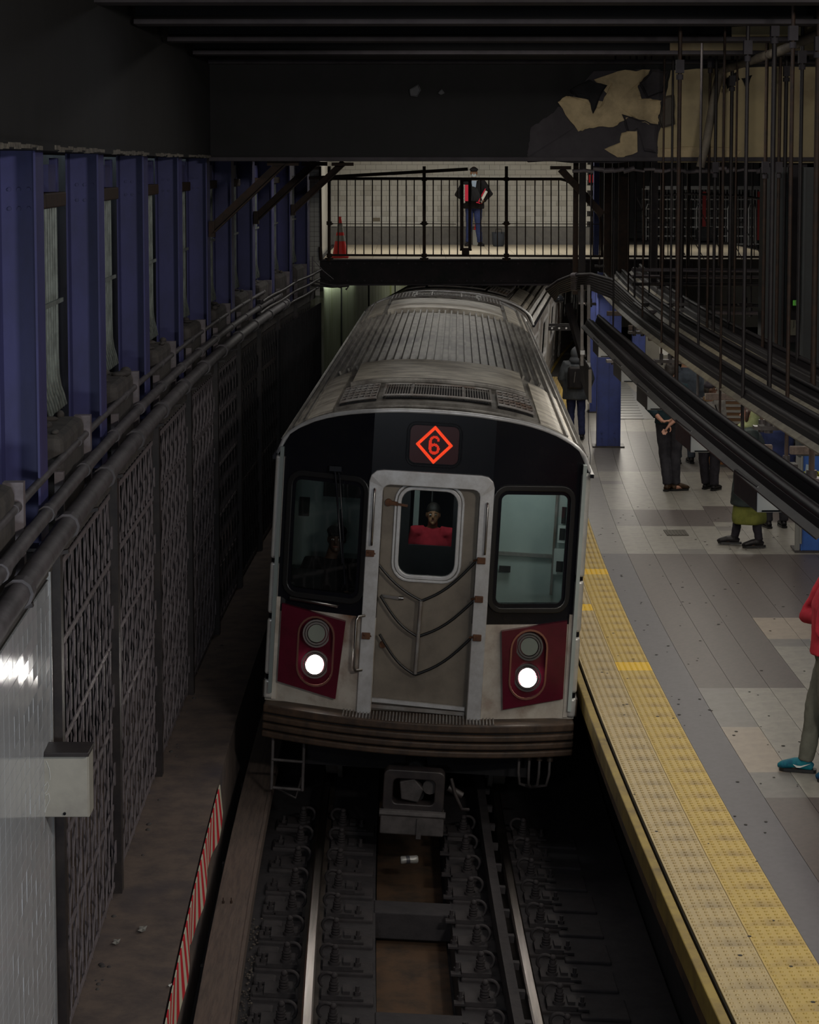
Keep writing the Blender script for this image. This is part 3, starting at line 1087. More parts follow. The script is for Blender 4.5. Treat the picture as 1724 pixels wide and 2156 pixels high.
# ------------------------------------------------------------------ track: rails, guard rail, third rail board, ties, fasteners
def rail(name, o_, label, prof_w=0.075, z=0.0, web=True):
    t = thing(name, label, 'rail')
    m = MB(); m.sweep([(o_ - prof_w / 2, z - 0.045), (o_ + prof_w / 2, z - 0.045), (o_ + prof_w / 2, z - 0.008), (o_ + prof_w / 2 - 0.012, z), (o_ - prof_w / 2 + 0.012, z), (o_ - prof_w / 2, z - 0.008)], -9, 40, 0.6, True)
    m.obj('rail_head', rail_m, t)
    m = MB(); m.sweep([(o_ - 0.07, z - 0.165), (o_ + 0.07, z - 0.165), (o_ + 0.07, z - 0.15), (o_ + 0.01, z - 0.135), (o_ + 0.01, z - 0.045), (o_ - 0.01, z - 0.045), (o_ - 0.01, z - 0.135), (o_ - 0.07, z - 0.15)], -9, 40, 0.6, True)
    m.obj('rail_web', rail_side, t)


rail('running_rail', -0.7525, 'left running rail in front of the train')
rail('running_rail', 0.7525, 'right running rail in front of the train, its end brightly polished')
t = thing('guard_rail', 'dull flat guard rail just inside the right running rail', 'rail')
m = MB(); m.sweep([(0.585, -0.13), (0.655, -0.13), (0.655, 0.02), (0.585, 0.02)], -9, 10, 0.6, True); m.obj('guard_bar', tie_m, t)
for k in range(18):
    s = -8.6 + 0.5 * k
    m = MB(); p0, p1 = TP(s, 0.65, -0.01, True), TP(s, 0.70, -0.012, True); m.bar(p0, p1, 0.05, 0.05); m.obj('lug', tie_m, t)

t = thing('third_rail_cover', 'long weathered timber cover board of the third rail beside the bench', 'cover board')
m = MB(); m.sbox(-9.5, 2.0, -1.44, -1.20, 0.20, 0.245)
m.obj('board', wood_m, t, bevel=0.004)
m = MB(); m.sbox(-9.5, 2.0, -1.21, -1.185, 0.14, 0.25); m.obj('edge_lath', wood_m, t)
m = MB()
for k in range(5):
    s = -7.2 + 2.0 * k
    m.sbox(s, s + 0.05, -1.47, -1.40, -0.2, 0.2, step=2)
m.obj('support', near_black, t)
for k, (px, py) in enumerate(((470, 1893), (487, 1893))):
    p = onz(px, py + 8, 0.247)
    m = MB(); m.cyl((p.x, p.y, 0.245), (p.x, p.y, 0.262), 0.009, 6); m.cyl((p.x, p.y, 0.262), (p.x, p.y, 0.285), 0.004, 5); m.obj('bolt', rust_dark, t)
t = thing('third_rail', 'dark steel third rail hidden under its timber cover', 'rail')
m = MB(); m.sbox(-9.5, 2, -1.36, -1.28, -0.1, 0.08); m.obj('rail_bar', rail_side, t)

# ties (short timber blocks set in the bed), fasteners
NT = 12
tie_s = [-6.9 + 0.508 * k for k in range(NT)]


def bk(s, o_, z):
    return TP(s, o_, z, True)


def banked_box(m, s0, s1, o0, o1, z0, z1):
    m.sweep([(o0, z0), (o1, z0), (o1, z1), (o0, z1)], s0, s1, 1.0, True)


for i, s in enumerate(tie_s):
    for side, nm in ((-1, 'left'), (1, 'right')):
        m = MB()
        a, b = (0.31, 1.12) if side > 0 else (-1.15, -0.31)
        wv = R.uniform(-0.02, 0.02)
        banked_box(m, s - 0.125 + wv, s + 0.105 + wv, a, b, -0.215, -0.172)
        if side > 0:
            banked_box(m, s - 0.2 + wv, s + 0.15 + wv, 1.08 + wv, 1.42 + wv, -0.215, -0.178)
        o = m.obj('railroad_tie', tie_m, bevel=0.012)
        tag(o, '%s timber tie block under the %s rail' % (ORD[i], nm), 'railroad tie', 'tie blocks under the %s rail' % nm)

# fastener prototype pieces in local coordinates (x across track, y along, z up)
def plate_mesh():
    m = MB(); m.box(0, 0, 0.012, 0.17, 0.16, 0.024); m.box(0.05, 0.0, 0.03, 0.04, 0.1, 0.02)
    return m.mesh('base_plate', tie_m)


def screw_mesh():
    m = MB(); m.cyl((0, 0, 0.02), (0, 0, 0.04), 0.034, 10)
    for k in range(3):
        m.cyl((0, 0, 0.045 + 0.016 * k), (0, 0, 0.055 + 0.016 * k), 0.026, 10)
    m.cyl((0, 0, 0.09), (0, 0, 0.11), 0.02, 8)
    m.ell((0, 0, 0.122), 0.019, 0.019, 0.017, 8, 5)
    return m.mesh('screw_spike', tie_m)


def clip_mesh():
    m = MB()
    pts = []
    for k in range(15):
        a = -0.9 + 5.0 * k / 14
        pts.append((0.045 * math.cos(a), -0.02 + 0.006 * k * 0.5, 0.062 + 0.045 * math.sin(a)))
    m.tube(pts, 0.010, 7)
    return m.mesh('spring_clip', tie_m)


def bolt_mesh():
    m = MB(); m.cyl((0, 0, 0), (0, 0, 0.03), 0.02, 6, smooth=False); m.cyl((0, 0, 0.03), (0, 0, 0.06), 0.011, 8); m.box(0, -0.035, 0.006, 0.07, 0.05, 0.012)
    return m.mesh('anchor_bolt', tie_m)


pl, scr, clp, blt = plate_mesh(), screw_mesh(), clip_mesh(), bolt_mesh()
for i, s in enumerate(tie_s):
    for (o_, flip, side) in ((-0.95, -1, 'outer side of the left rail'), (-0.56, 1, 'inner side of the left rail'), (0.42, -1, 'inner side of the right rail'), (0.98, 1, 'outer side of the right rail')):
        p = bk(s, o_, -0.17)
        t = thing('rail_fastener', '%s tie plate with screw spike and spring clip, %s' % (ORD[i], side), 'rail fastener', p, -head(s), 'rail fasteners, ' + side)
        t.rotation_euler = (0, BANK, -head(s))
        t.scale = (1.25, 1.25, 1.25)
        for nm, me, loc in (('base_plate', pl, (0, 0, 0)), ('screw_spike', scr, (0.02 * -flip, -0.04, 0)), ('spring_clip', clp, (-0.055 * flip, 0.02, 0.005)), ('anchor_bolt', blt, (0.11 * flip, -0.02, 0.0))):
            obj_of(nm, me, t, loc)

# cross bars over the trough, raised blocks at the far left
for i, (s, lab) in enumerate(((-5.2, 'near'), (-3.1, 'far'))):
    m = MB(); banked_box(m, s - 0.13, s + 0.13, -0.30, 0.30, -0.40, -0.19)
    tag(m.obj('trough_crossbar', bed_m, bevel=0.01), '%s concrete crossbar over the rusty drain trough' % lab, 'crossbar')
for i, s in enumerate(tie_s[:8]):
    m = MB(); banked_box(m, s + 0.12, s + 0.26, -1.14, -0.98, -0.22, -0.15)
    tag(m.obj('timber_chock', tie_m, bevel=0.02), '%s low timber chock left of the left rail' % ORD[i], 'chock', 'timber chocks left of the left rail')
m = MB()
for k in range(260):
    p = bk(R.uniform(-7.5, -3.5), -1.17 + R.gauss(0, 0.025), -0.185)
    q = R.uniform(0.004, 0.012)
    m.ell(p, q, q, q * 0.7, 5, 4)
tag(m.obj('gravel', pm('gravel', (0.12, 0.10, 0.085), (0.05, 0.04, 0.035), 0.9, scale=30)), 'loose grit piled along the timber cover board', 'gravel', kind='stuff')

# litter in the track
p = onz(862, 1810, -0.15)
t = thing('crushed_can', 'crushed pale drink can lying on its side in the track bed', 'can', p, 0.15)
m = MB(); m.tube([(-0.075, 0, 0), (-0.065, 0, 0), (-0.02, 0.003, 0.002), (0.03, 0, 0), (0.06, 0, 0.0), (0.07, 0, 0)], [0.026, 0.033, 0.030, 0.033, 0.033, 0.026], 14); m.obj('can_body', M('can_white', (0.35, 0.34, 0.32), 0.35, 0.3), t)
m = MB(); m.tube([(-0.03, 0, 0.0), (0.0, 0.002, 0.002)], 0.034, 14, caps=False); m.obj('printed_band', M('can_dark_print', (0.05, 0.05, 0.06), 0.4), t)
p = onz(806, 1965, -0.40)
t = thing('plastic_bottle', 'clear crumpled plastic bottle with a blue label in the drain trough', 'bottle', p, 0.2)
m = MB(); m.tube([(0, -0.09, 0.03), (0, -0.085, 0.03), (0, -0.02, 0.035), (0.01, 0.05, 0.03), (0.012, 0.09, 0.03), (0.012, 0.11, 0.03)], [0.03, 0.036, 0.03, 0.034, 0.014, 0.012], 12)
m.obj('bottle_body', glass_mat('clear_plastic', (0.7, 0.75, 0.8), 1.0, 0.15), t)
m = MB(); m.tube([(0.005, 0.0, 0.033), (0.008, 0.05, 0.031)], [0.034, 0.036], 12, caps=False); m.obj('bottle_label', M('blue_label', (0.03, 0.05, 0.25), 0.4), t)
m = MB(); m.tube([(0.012, 0.11, 0.03), (0.012, 0.128, 0.03)], 0.015, 10); m.obj('bottle_cap', white_paint, t)
leaf('white_wrapper', 792, 1929, -0.42, 0.036, M('wrapper', (0.5, 0.52, 0.48), 0.5), 'small flat white wrapper in the trough behind the bottle', 'litter')
leaf('cup_lid', 815, 1912, -0.42, 0.026, M('lid_clear', (0.3, 0.3, 0.3), 0.3), 'small round clear lid in the trough beyond the wrapper', 'litter')
leaf('twig', 575, 1855, -0.19, 0.03, grey_paper, 'pale twig on the bed left of the left rail', 'litter')

# ------------------------------------------------------------------ the train
HW = 1.30     # half width
ZE, ZC = 2.92, 3.36


def zr(x, up=0.0):
    q = min(1.0, abs(x) / HW)
    return ZE + (ZC - ZE) * math.sqrt(max(0.0, 1 - q ** 2.4)) + up * max(0.0, 1 - q ** 6)


def bow(x):
    return -0.10 + 0.30 * max(0.0, abs(x) - 0.50)   # flat middle, side panels angled back


def FP(x, z, y):      # point on the bowed front, y = distance behind the surface
    return Vector((x, bow(x) + y, z))


CARL = 15.45


def roof_sheet(m, x0, x1, y0, y1, up, n=10, thick=0.02):
    vs, fs = [], []
    for i in range(n + 1):
        x = x0 + (x1 - x0) * i / n
        for y in (y0, y1):
            vs.append((x, y, zr(x, up)))
        for y in (y0, y1):
            vs.append((x, y, zr(x, up) - thick))
    for i in range(n):
        a, b = 4 * i, 4 * i + 4
        fs += [(a, a + 1, b + 1, b), (a + 2, b + 2, b + 3, a + 3), (a, b, b + 2, a + 2), (a + 1, a + 3, b + 3, b + 1)]
    fs += [(0, 2, 3, 1), (4 * n, 4 * n + 1, 4 * n + 3, 4 * n + 2)]
    m.add(vs, fs)


def build_car(t, front=True):
    """shell, roof, vents, doors, windows; car local: x right, y back, z up"""
    # sides
    for sx in (-1, 1):
        x = sx * HW
        m = MB()
        doors = (2.6, 6.9, 11.3)
        # side wall built from panels around doorways and windows
        spans = []
        y = 0.16
        for d in doors:
            spans.append((y, d))
            y = d + 1.3
        spans.append((y, CARL))
        for a, b in spans:
            m.box(x - sx * 0.02, (a + b) / 2, 1.45, 0.04, b - a, 0.98)
            m.box(x - sx * 0.02, (a + b) / 2, 2.79, 0.04, b - a, 0.26)
            wa, wb = a + 0.45, b - 0.35
            for (p, q) in ((a, wa), (wb, b)):
                m.box(x - sx * 0.02, (p + q) / 2, 2.3, 0.04, q - p, 0.72)
        for d in doors:
            m.box(x - sx * 0.02, d + 0.65, 2.86, 0.04, 1.3, 0.12)
        m.obj('side_wall', steel_dull, t)
        m = MB()
        for k in range(4):
            m.box(x, CARL / 2 + .05, 1.08 + 0.13 * k, 0.02, CARL - 0.2, 0.03)
        m.obj('side_corrugation', steel_dull, t)
        for a, b in spans:
            wa, wb = a + 0.45, b - 0.35
            m = MB(); m.box(x - sx * 0.015, (wa + wb) / 2, 2.3, 0.012, wb - wa, 0.72)
            w_ = m.obj('side_window', glass_dark, t)
            lp = rrect((wa + wb) / 2, 2.3, wb - wa + 0.06, 0.78, 0.1)
            li = rrect((wa + wb) / 2, 2.3, wb - wa - 0.04, 0.68, 0.08)
            m = MB(); m.ringprism(lp, li, lambda p, q, r: Vector((x + sx * r, p, q)), -0.02, 0.015); m.obj('window_frame', steel, t)
        for d in doors:
            m = MB()
            for k in range(2):
                c = d + 0.325 + 0.65 * k
                lo = rrect(c, 1.87, 0.64, 1.86, 0.03)
                li = rrect(c, 2.22, 0.36, 0.78, 0.08)
                m.ringprism(lo, li, lambda p, q, r: Vector((x - sx * 0.05 + sx * r, p, q)), 0.0, 0.03)
            m.obj('side_door', steel, t)
            m = MB()
            for k in range(2):
                c = d + 0.325 + 0.65 * k
                m.box(x - sx * 0.04, c, 2.22, 0.008, 0.38, 0.8)
            m.obj('door_glass', glass_dark, t)
        # drip rail and rub strip
        m = MB(); m.box(x + sx * 0.012, CARL / 2, 2.925, 0.03, CARL, 0.03); m.obj('drip_rail', blk, t)
        m = MB(); m.box(x, CARL / 2 + .08, 1.0, 0.05, CARL - .2, 0.14); m.obj('side_sill', bumper_m, t)
    # roof: full skin
    m = MB()
    roof_sheet(m, -HW, HW, 0.15, CARL, 0.0, 26)
    m.obj('roof', roof_steel, t)
    # ribs in the corrugated middle
    nrib = 30
    for k in range(nrib + 1):
        a = -1.26 + 2.52 * k / nrib
        m = MB()
        z = zr(a, 0.02)
        y0, y1 = 3.9, 11.4
        if abs(a) > 1.02:
            y0, y1 = 0.25, CARL - 0.3
            if abs(abs(a) - 1.09) < 0.001:
                continue
        dz = (zr(a + 0.01) - zr(a - 0.01)) / 0.02
        m.bar((a, y0, z - 0.004), (a, y1, z - 0.004), 0.02, 0.05, Vector((-dz, 0, 1)).normalized())
        m.obj('roof_rib', roof_steel, t)
    # smooth end plates, pods, grilles (both ends)
    for fl in (0, 1):
        Yf = (lambda v: v) if fl == 0 else (lambda v: CARL - v)
        def rs(x0, x1, a, b, up, n=10, th=0.02, mat=roof_plate, nm='roof_panel'):
            m = MB()
            roof_sheet(m, x0, x1, min(Yf(a), Yf(b)), max(Yf(a), Yf(b)), up, n, th)
            return m.obj(nm, mat, t)
        rs(-0.80, 0.80, 1.9, 3.9, 0.06, 16, 0.06)
        rs(-0.86, 0.86, 0.40, 1.88, 0.03, 16, 0.03, roof_steel, 'vent_deck')
        rs(-1.18, -0.88, 0.4, 3.6, 0.02, 4, 0.02, roof_plate, 'roof_panel')
        rs(0.88, 1.18, 0.4, 3.6, 0.02, 4, 0.02, roof_plate, 'roof_panel')
        # raised curved lip in front of the smooth plate
        m = MB(); m.tube([(x / 20.0, Yf(1.88), zr(x / 20.0, 0.05)) for x in range(-16, 17)], 0.035, 6); m.obj('roof_lip', roof_steel, t)
        # louvre grille in the middle
        g = bpy.data.objects.new('louvre_grille', None); C.objects.link(g); g.parent = t
        m = MB(); roof_sheet(m, -0.44, 0.44, min(Yf(0.62), Yf(1.45)), max(Yf(0.62), Yf(1.45)), 0.045, 8, 0.01); m.obj('grille_backing', near_black, g)
        m = MB()
        for x0, x1 in ((-0.46, 0.46),):
            m.tube([(x0 + (x1 - x0) * k / 8, Yf(0.60), zr(x0 + (x1 - x0) * k / 8, 0.065)) for k in range(9)], 0.012, 5)
            m.tube([(x0 + (x1 - x0) * k / 8, Yf(1.47), zr(x0 + (x1 - x0) * k / 8, 0.065)) for k in range(9)], 0.012, 5)
        for x in (-0.46, -0.22, 0.22, 0.46):
            m.bar((x, Yf(0.60), zr(x, 0.065)), (x, Yf(1.47), zr(x, 0.065)), 0.02, 0.02)
        m.obj('grille_frame', steel_dull, g)
        m = MB()
        for k in range(40):
            x = -0.44 + 0.88 * k / 39
            m.bar((x, Yf(0.64), zr(x, 0.055)), (x, Yf(1.43), zr(x, 0.055)), 0.008, 0.02)
        m.obj('louvres', steel_dull, g, kind='stuff')
        for sx in (-1, 1):
            g = bpy.data.objects.new('side_grille', None); C.objects.link(g); g.parent = t
            m = MB(); roof_sheet(m, min(sx * 0.52, sx * 0.82), max(sx * 0.52, sx * 0.82), min(Yf(0.5), Yf(1.55)), max(Yf(0.5), Yf(1.55)), 0.04, 6, 0.008); m.obj('grille_backing', near_black, g)
            m = MB()
            for k in range(7):
                x = sx * (0.52 + 0.30 * k / 6)
                m.bar((x, Yf(0.5), zr(x, 0.06)), (x, Yf(1.55), zr(x, 0.06)), 0.012, 0.02)
            for k in range(6):
                y = 0.5 + 1.05 * k / 5
                m.tube([(sx * (0.52 + 0.30 * j / 5), Yf(y), zr(sx * (0.52 + 0.30 * j / 5), 0.06)) for j in range(6)], 0.014, 4)
            m.obj('grille_bars', steel_dull, g)
        m = MB()
        m.tube([(HW * x / 24.0, Yf(bow(HW * x / 24.0) + .03), zr(HW * x / 24.0, 0.01)) for x in range(-24, 25)], 0.022, 8)
        m.obj('end_roof_trim', steel, t)
    m = MB(); m.tube([(HW * x / 24.0 * 0.99, 0.22, zr(HW * x / 24.0 * 0.99, 0.012)) for x in range(-24, 25)], 0.014, 6); m.obj('roof_seam', roof_steel, t)
    # rear bulkhead and floor
    m = MB()
    lp = [(-HW, 1.0), (HW, 1.0)] + [(HW - 2 * HW * k / 20, zr(HW - 2 * HW * k / 20) - 0.02) for k in range(21)]
    m.prism(lp, lambda x, z, y: Vector((x, CARL - 0.05 + y, z)), 0, 0.05)
    m.obj('rear_bulkhead', steel_dull, t)
    m = MB(); m.box(0, CARL / 2 + .12, 0.96, 2 * HW - 0.1, CARL - .25, 0.06); m.obj('car_floor', near_black, t)
    # trucks and wheels
    for yc in (2.4, CARL - 2.4):
        for dy in (-1.03, 1.03):
            for sx in (-1, 1):
                m = MB()
                m.cyl((sx * 0.69, yc + dy, 0.43), (sx * 0.80, yc + dy, 0.43), 0.43, 24)
                m.cyl((sx * 0.65, yc + dy, 0.43), (sx * 0.69, yc + dy, 0.43), 0.46, 24)
                m.obj('wheel', steel_dull if front else dark_tube, t)
            m = MB(); m.cyl((-0.7, yc + dy, 0.43), (0.7, yc + dy, 0.43), 0.07, 10); m.obj('axle', dark_tube, t)
        m = MB()
        for sx in (-1, 1):
            m.box(sx * 1.0, yc, 0.5, 0.14, 2.6, 0.2)
        m.box(0, yc, 0.6, 1.9, 0.5, 0.25)
        m.obj('truck_frame', near_black, t)


def place_car(t, x, y, h):
    t.location = (x, y, 0.0)
    t.rotation_euler = (0, BANK, -h)
    t.scale = (1, 1, 1.0377)


car = thing('train_car', 'front subway car with the lit red diamond 6 sign and headlights', 'train car')
place_car(car, 0.02, 16.7, 0.024)
build_car(car)

# ---- front face
m = MB()
vs, fs = [], []
for i in range(27):
    x = -HW + 2 * HW * i / 26
    for y in (bow(x) + 0.01, 0.17):
        for dz in (0.002, -0.018):
            vs.append((x, y, zr(x) + dz))
for i in range(26):
    a, b = 4 * i, 4 * i + 4
    fs += [(a, a + 2, b + 2, b), (a + 1, b + 1, b + 3, a + 3), (a, b, b + 1, a + 1), (a + 2, a + 3, b + 3, b + 2)]
m.add(vs, fs)
m.obj('roof_hood', roof_steel, car)
xs = [-1.3, -1.2, -1.13, -1.0, -0.9, -0.8, -0.7, -0.58, -0.5, -0.395, -0.3, -0.2, -0.1, 0.0, 0.1, 0.2, 0.3, 0.395, 0.5, 0.58, 0.7, 0.8, 0.9, 1.0, 1.13, 1.2, 1.3]


def grid(m, zs, skip, top=False):
    for j in range(len(zs) - 1):
        for i in range(len(xs) - 1):
            xa, xb, za, zc_ = xs[i], xs[i + 1], zs[j], zs[j + 1]
            xm, zm = (xa + xb) / 2, (za + zc_) / 2
            if skip(xm, zm):
                continue
            ta, tb = min(zc_, zr(xa)), min(zc_, zr(xb))
            if ta <= za + 1e-4 and tb <= za + 1e-4:
                continue
            za_, zb_ = min(za, ta), min(za, tb)
            m.hexa([FP(xa, za_, 0.05), FP(xb, zb_, 0.05), FP(xb, zb_, 0), FP(xa, za_, 0), FP(xa, ta, 0.05), FP(xb, tb, 0.05), FP(xb, tb, 0), FP(xa, ta, 0)])


m = MB()
skip = lambda x, z: (abs(x) < 0.395 and z < 2.78) or (0.58 < abs(x) < 1.13 and 1.87 < z < 2.75)
grid(m, [1.70, 1.87, 2.1, 2.4, 2.6, 2.75, 2.78, 2.92, 3.05, 3.2, 3.4], skip)
m.obj('front_mask', blk, car, label='glossy black upper front')
for sx in (-1, 1):
    m = MB()
    grid(m, [0.92, 1.1, 1.4, 1.70], lambda x, z: sx * x < 0.395)
    m.obj('lower_front_panel', steel_rust, car, label='rust-stained lower front')
# corner posts
for sx in (-1, 1):
    m = MB()
    for (a, b) in ((0.94, 1.10), (1.14, 1.60), (1.64, 2.06), (2.09, 2.93)):
        m.bar(FP(sx * 1.272, a, -0.005), FP(sx * 1.272, b, -0.005), 0.075, 0.07, Vector((0, 1, 0)))
    m.obj('corner_post', pm('post_steel%d' % sx, (0.58, 0.57, 0.55), (0.46, 0.44, 0.41), 0.35, metal=0.4, scale=5), car, bevel=0.022, seg=3)
    for a in (1.12, 1.62, 2.075):
        m = MB()
        m.tube([FP(sx * 1.272, a - 0.02, 0.0), FP(sx * 1.272, a + 0.02, 0.0)], 0.03, 8)
        m.obj('post_clamp', blk, car)
    m = MB(); m.bar(FP(sx * 1.225, 0.94, -0.008), FP(sx * 1.225, 1.78, -0.008), 0.035, 0.02, Vector((0, 1, 0))); m.obj('edge_strip', steel_rust, car)
# windows
for sx, nm in ((-1, 'left'), (1, 'right')):
    cx = sx * 0.855
    sl = 0.05 * sx
    def slant(x, z, y, cx=cx, sl=sl):
        return FP(x, z - (x - cx) * sl * (1 if z < 2.3 else 0.4), y)
    m = MB(); m.ringprism(rrect(cx, 2.31, 0.69, 1.03, 0.12), rrect(cx, 2.31, 0.60, 0.94, 0.08), FP, -0.03, 0.03)
    m.obj('window_gasket', rubber, car, bevel=0.008)
    m = MB(); m.ringprism(rrect(cx, 2.31, 0.61, 0.95, 0.085), rrect(cx, 2.31, 0.55, 0.88, 0.05), FP, -0.012, 0.03)
    m.obj('window_inner_frame', blk, car)
    m = MB(); m.prism(rrect(cx, 2.31, 0.6, 0.94, 0.08), FP, 0.012, 0.02)
    m.obj('cab_window', glass, car)
# door frame, door
m = MB()
out = [(-0.515, 0.90), (-0.515, 2.80), (-0.50, 2.85), (-0.46, 2.885), (-0.40, 2.895), (0.40, 2.895), (0.46, 2.885), (0.50, 2.85), (0.515, 2.80), (0.515, 0.90)]
inn = [(-0.398, 0.90), (-0.398, 2.72), (-0.392, 2.75), (-0.37, 2.77), (-0.34, 2.778), (0.34, 2.778), (0.37, 2.77), (0.392, 2.75), (0.398, 2.72), (0.398, 0.90)]
n = len(out)
vs = []
for yy in (-0.03, 0.05):
    for lp in (out, inn):
        vs += [FP(x, z, yy) for x, z in lp]
fs = []
for i in range(n - 1):
    j = i + 1
    fs += [(i, j, n + j, n + i), (2 * n + i, 3 * n + i, 3 * n + j, 2 * n + j), (i, 2 * n + i, 2 * n + j, j), (n + i, n + j, 3 * n + j, 3 * n + i)]
fs += [(0, n, 3 * n, 2 * n), (n - 1, 3 * n - 1, 4 * n - 1, 2 * n - 1)][0:1]
m.add(vs, fs)
m.obj('door_frame', steel, car, bevel=0.006, label='bright stainless door surround')
DY = 0.06
m = MB()
do = rrect(0.0, 1.85, 0.80, 1.9, 0.02)
m2 = rrect(-0.01, 2.39, 0.50, 0.74, 0.11)
m.ringprism(do, m2, lambda x, z, y: Vector((x, -0.06 + DY + y, z)), 0, 0.04)
door = m.obj('end_door', door_steel, car, label='grimy brown-grey end door')
dfn = lambda x, z, y: Vector((x, -0.06 + DY + y, z))
m = MB(); m.ringprism(rrect(-0.01, 2.39, 0.58, 0.80, 0.15), rrect(-0.01, 2.39, 0.535, 0.755, 0.13), dfn, -0.018, 0.0); m.obj('door_window_frame', steel, door, bevel=0.005)
m = MB(); m.ringprism(rrect(-0.01, 2.39, 0.53, 0.75, 0.13), rrect(-0.01, 2.39, 0.465, 0.685, 0.10), dfn, -0.028, 0.01); m.obj('door_window_frame', steel, door, bevel=0.006)
m = MB(); m.prism(rrect(-0.01, 2.39, 0.49, 0.71, 0.10), dfn, 0.0, 0.008); m.obj('door_glass', glass, door)
m = MB(); m.bar((-0.34, -0.02, 2.62), (-0.27, -0.03, 2.615), 0.03, 0.03); m.bar((-0.28, -0.04, 2.615), (-0.19, -0.04, 2.605), 0.012, 0.018); m.cyl((-0.35, 0, 2.62), (-0.35, -0.03, 2.62), 0.03, 10); m.obj('latch', rust, door)
m = MB(); m.cyl((-0.33, 0, 1.47), (-0.33, -0.03, 1.47), 0.028, 10); m.obj('door_lock', rust, door)
m = MB(); m.bar((-0.36, -0.03, 1.87), (-0.22, -0.04, 1.86), 0.02, 0.022); m.cyl((-0.22, -0.04, 1.86), (-0.18, -0.04, 1.86), 0.016, 8); m.obj('door_handle', chrome, door)
m = MB(); m.bar((-0.40, -0.03, 1.02), (0.38, -0.03, 0.99), 0.03, 0.03); m.obj('kick_strip', steel, door)
m = MB(); m.bar((-0.40, -0.02, 0.97), (0.38, -0.02, 0.95), 0.05, 0.03); m.obj('sill', steel_dull, door)
# safety chains and centre tube
anch_l = [(-0.47, 2.21), (-0.37, 1.88), (-0.36, 1.57)]
anch_r = [(0.40, 2.21), (0.41, 1.90), (0.41, 1.60)]
cen = [(-0.03, 1.86), (-0.045, 1.57), (-0.05, 1.26)]
for a, b, c in zip(anch_l, anch_r, cen):
    for q, rr in ((a, 0.011), (b, 0.012)):
        m = MB()
        pts = []
        for k in range(9):
            u = k / 8
            sag = 0.05 * math.sin(PI * u)
            pts.append((q[0] + (c[0] - q[0]) * u, -0.10, q[1] + (c[1] - q[1]) * u - sag * (1 if True else 0)))
        m.tube(pts, rr, 7)
        m.obj('safety_strap', rubber, car)
m = MB(); m.tube([(-0.035, -0.11, 1.86), (-0.048, -0.11, 1.27)], 0.017, 8); m.obj('strap_tube', steel_dull, car)
for q in ((-0.475, 2.225), (0.44, 2.22), (0.44, 1.91), (0.445, 1.60), (-0.47, 1.56)):
    m = MB(); m.box(q[0], bow(q[0]) - 0.045, q[1], 0.07, 0.03, 0.05); m.tube([(q[0] - 0.02, bow(q[0]) - 0.06, q[1] + 0.01), (q[0] - 0.06 * (1 if q[0] > 0 else -1), -0.11, q[1] - 0.01)], 0.01, 6); m.obj('strap_hook', rust, car, bevel=0.006)
# grab handles on the frame
for x, z0, z1 in ((-0.465, 2.30, 2.74), (0.465, 2.28, 2.68)):
    m = MB(); m.tube([FP(x, z1, -0.03), FP(x, z1, -0.075), FP(x, z1 - 0.03, -0.085), FP(x, z0 + 0.03, -0.085), FP(x, z0, -0.075), FP(x, z0, -0.03)], 0.010, 7); m.obj('grab_handle', chrome, car)
m = MB(); m.tube([FP(-0.49, 1.72, -0.03), FP(-0.54, 1.72, -0.09), FP(-0.555, 1.69, -0.1), FP(-0.555, 1.31, -0.1), FP(-0.54, 1.28, -0.09), FP(-0.49, 1.28, -0.03)], 0.013, 8); m.obj('grab_handle', chrome, car, label='long bright grab handle')
m = MB(); m.tube([FP(-1.12, 1.79, -0.0), FP(-1.12, 1.79, -0.06), FP(-0.72, 1.77, -0.06), FP(-0.72, 1.77, 0.0)], 0.012, 7); m.obj('grab_handle', chrome, car, label='horizontal grab handle under the left window')
# wiper
m = MB(); m.tube([FP(-0.82, 2.86, -0.02), FP(-0.80, 2.84, -0.06), FP(-0.70, 2.12, -0.05)], 0.009, 6); m.tube([FP(-0.78, 2.86, -0.02), FP(-0.76, 2.8, -0.06), FP(-0.70, 2.3, -0.05)], 0.007, 6); m.tube([FP(-0.74, 2.55, -0.035), FP(-0.67, 1.95, -0.035)], 0.007, 5); m.box(-0.80, bow(-0.8) - 0.03, 2.87, 0.1, 0.05, 0.04); m.obj('wiper', blk, car)
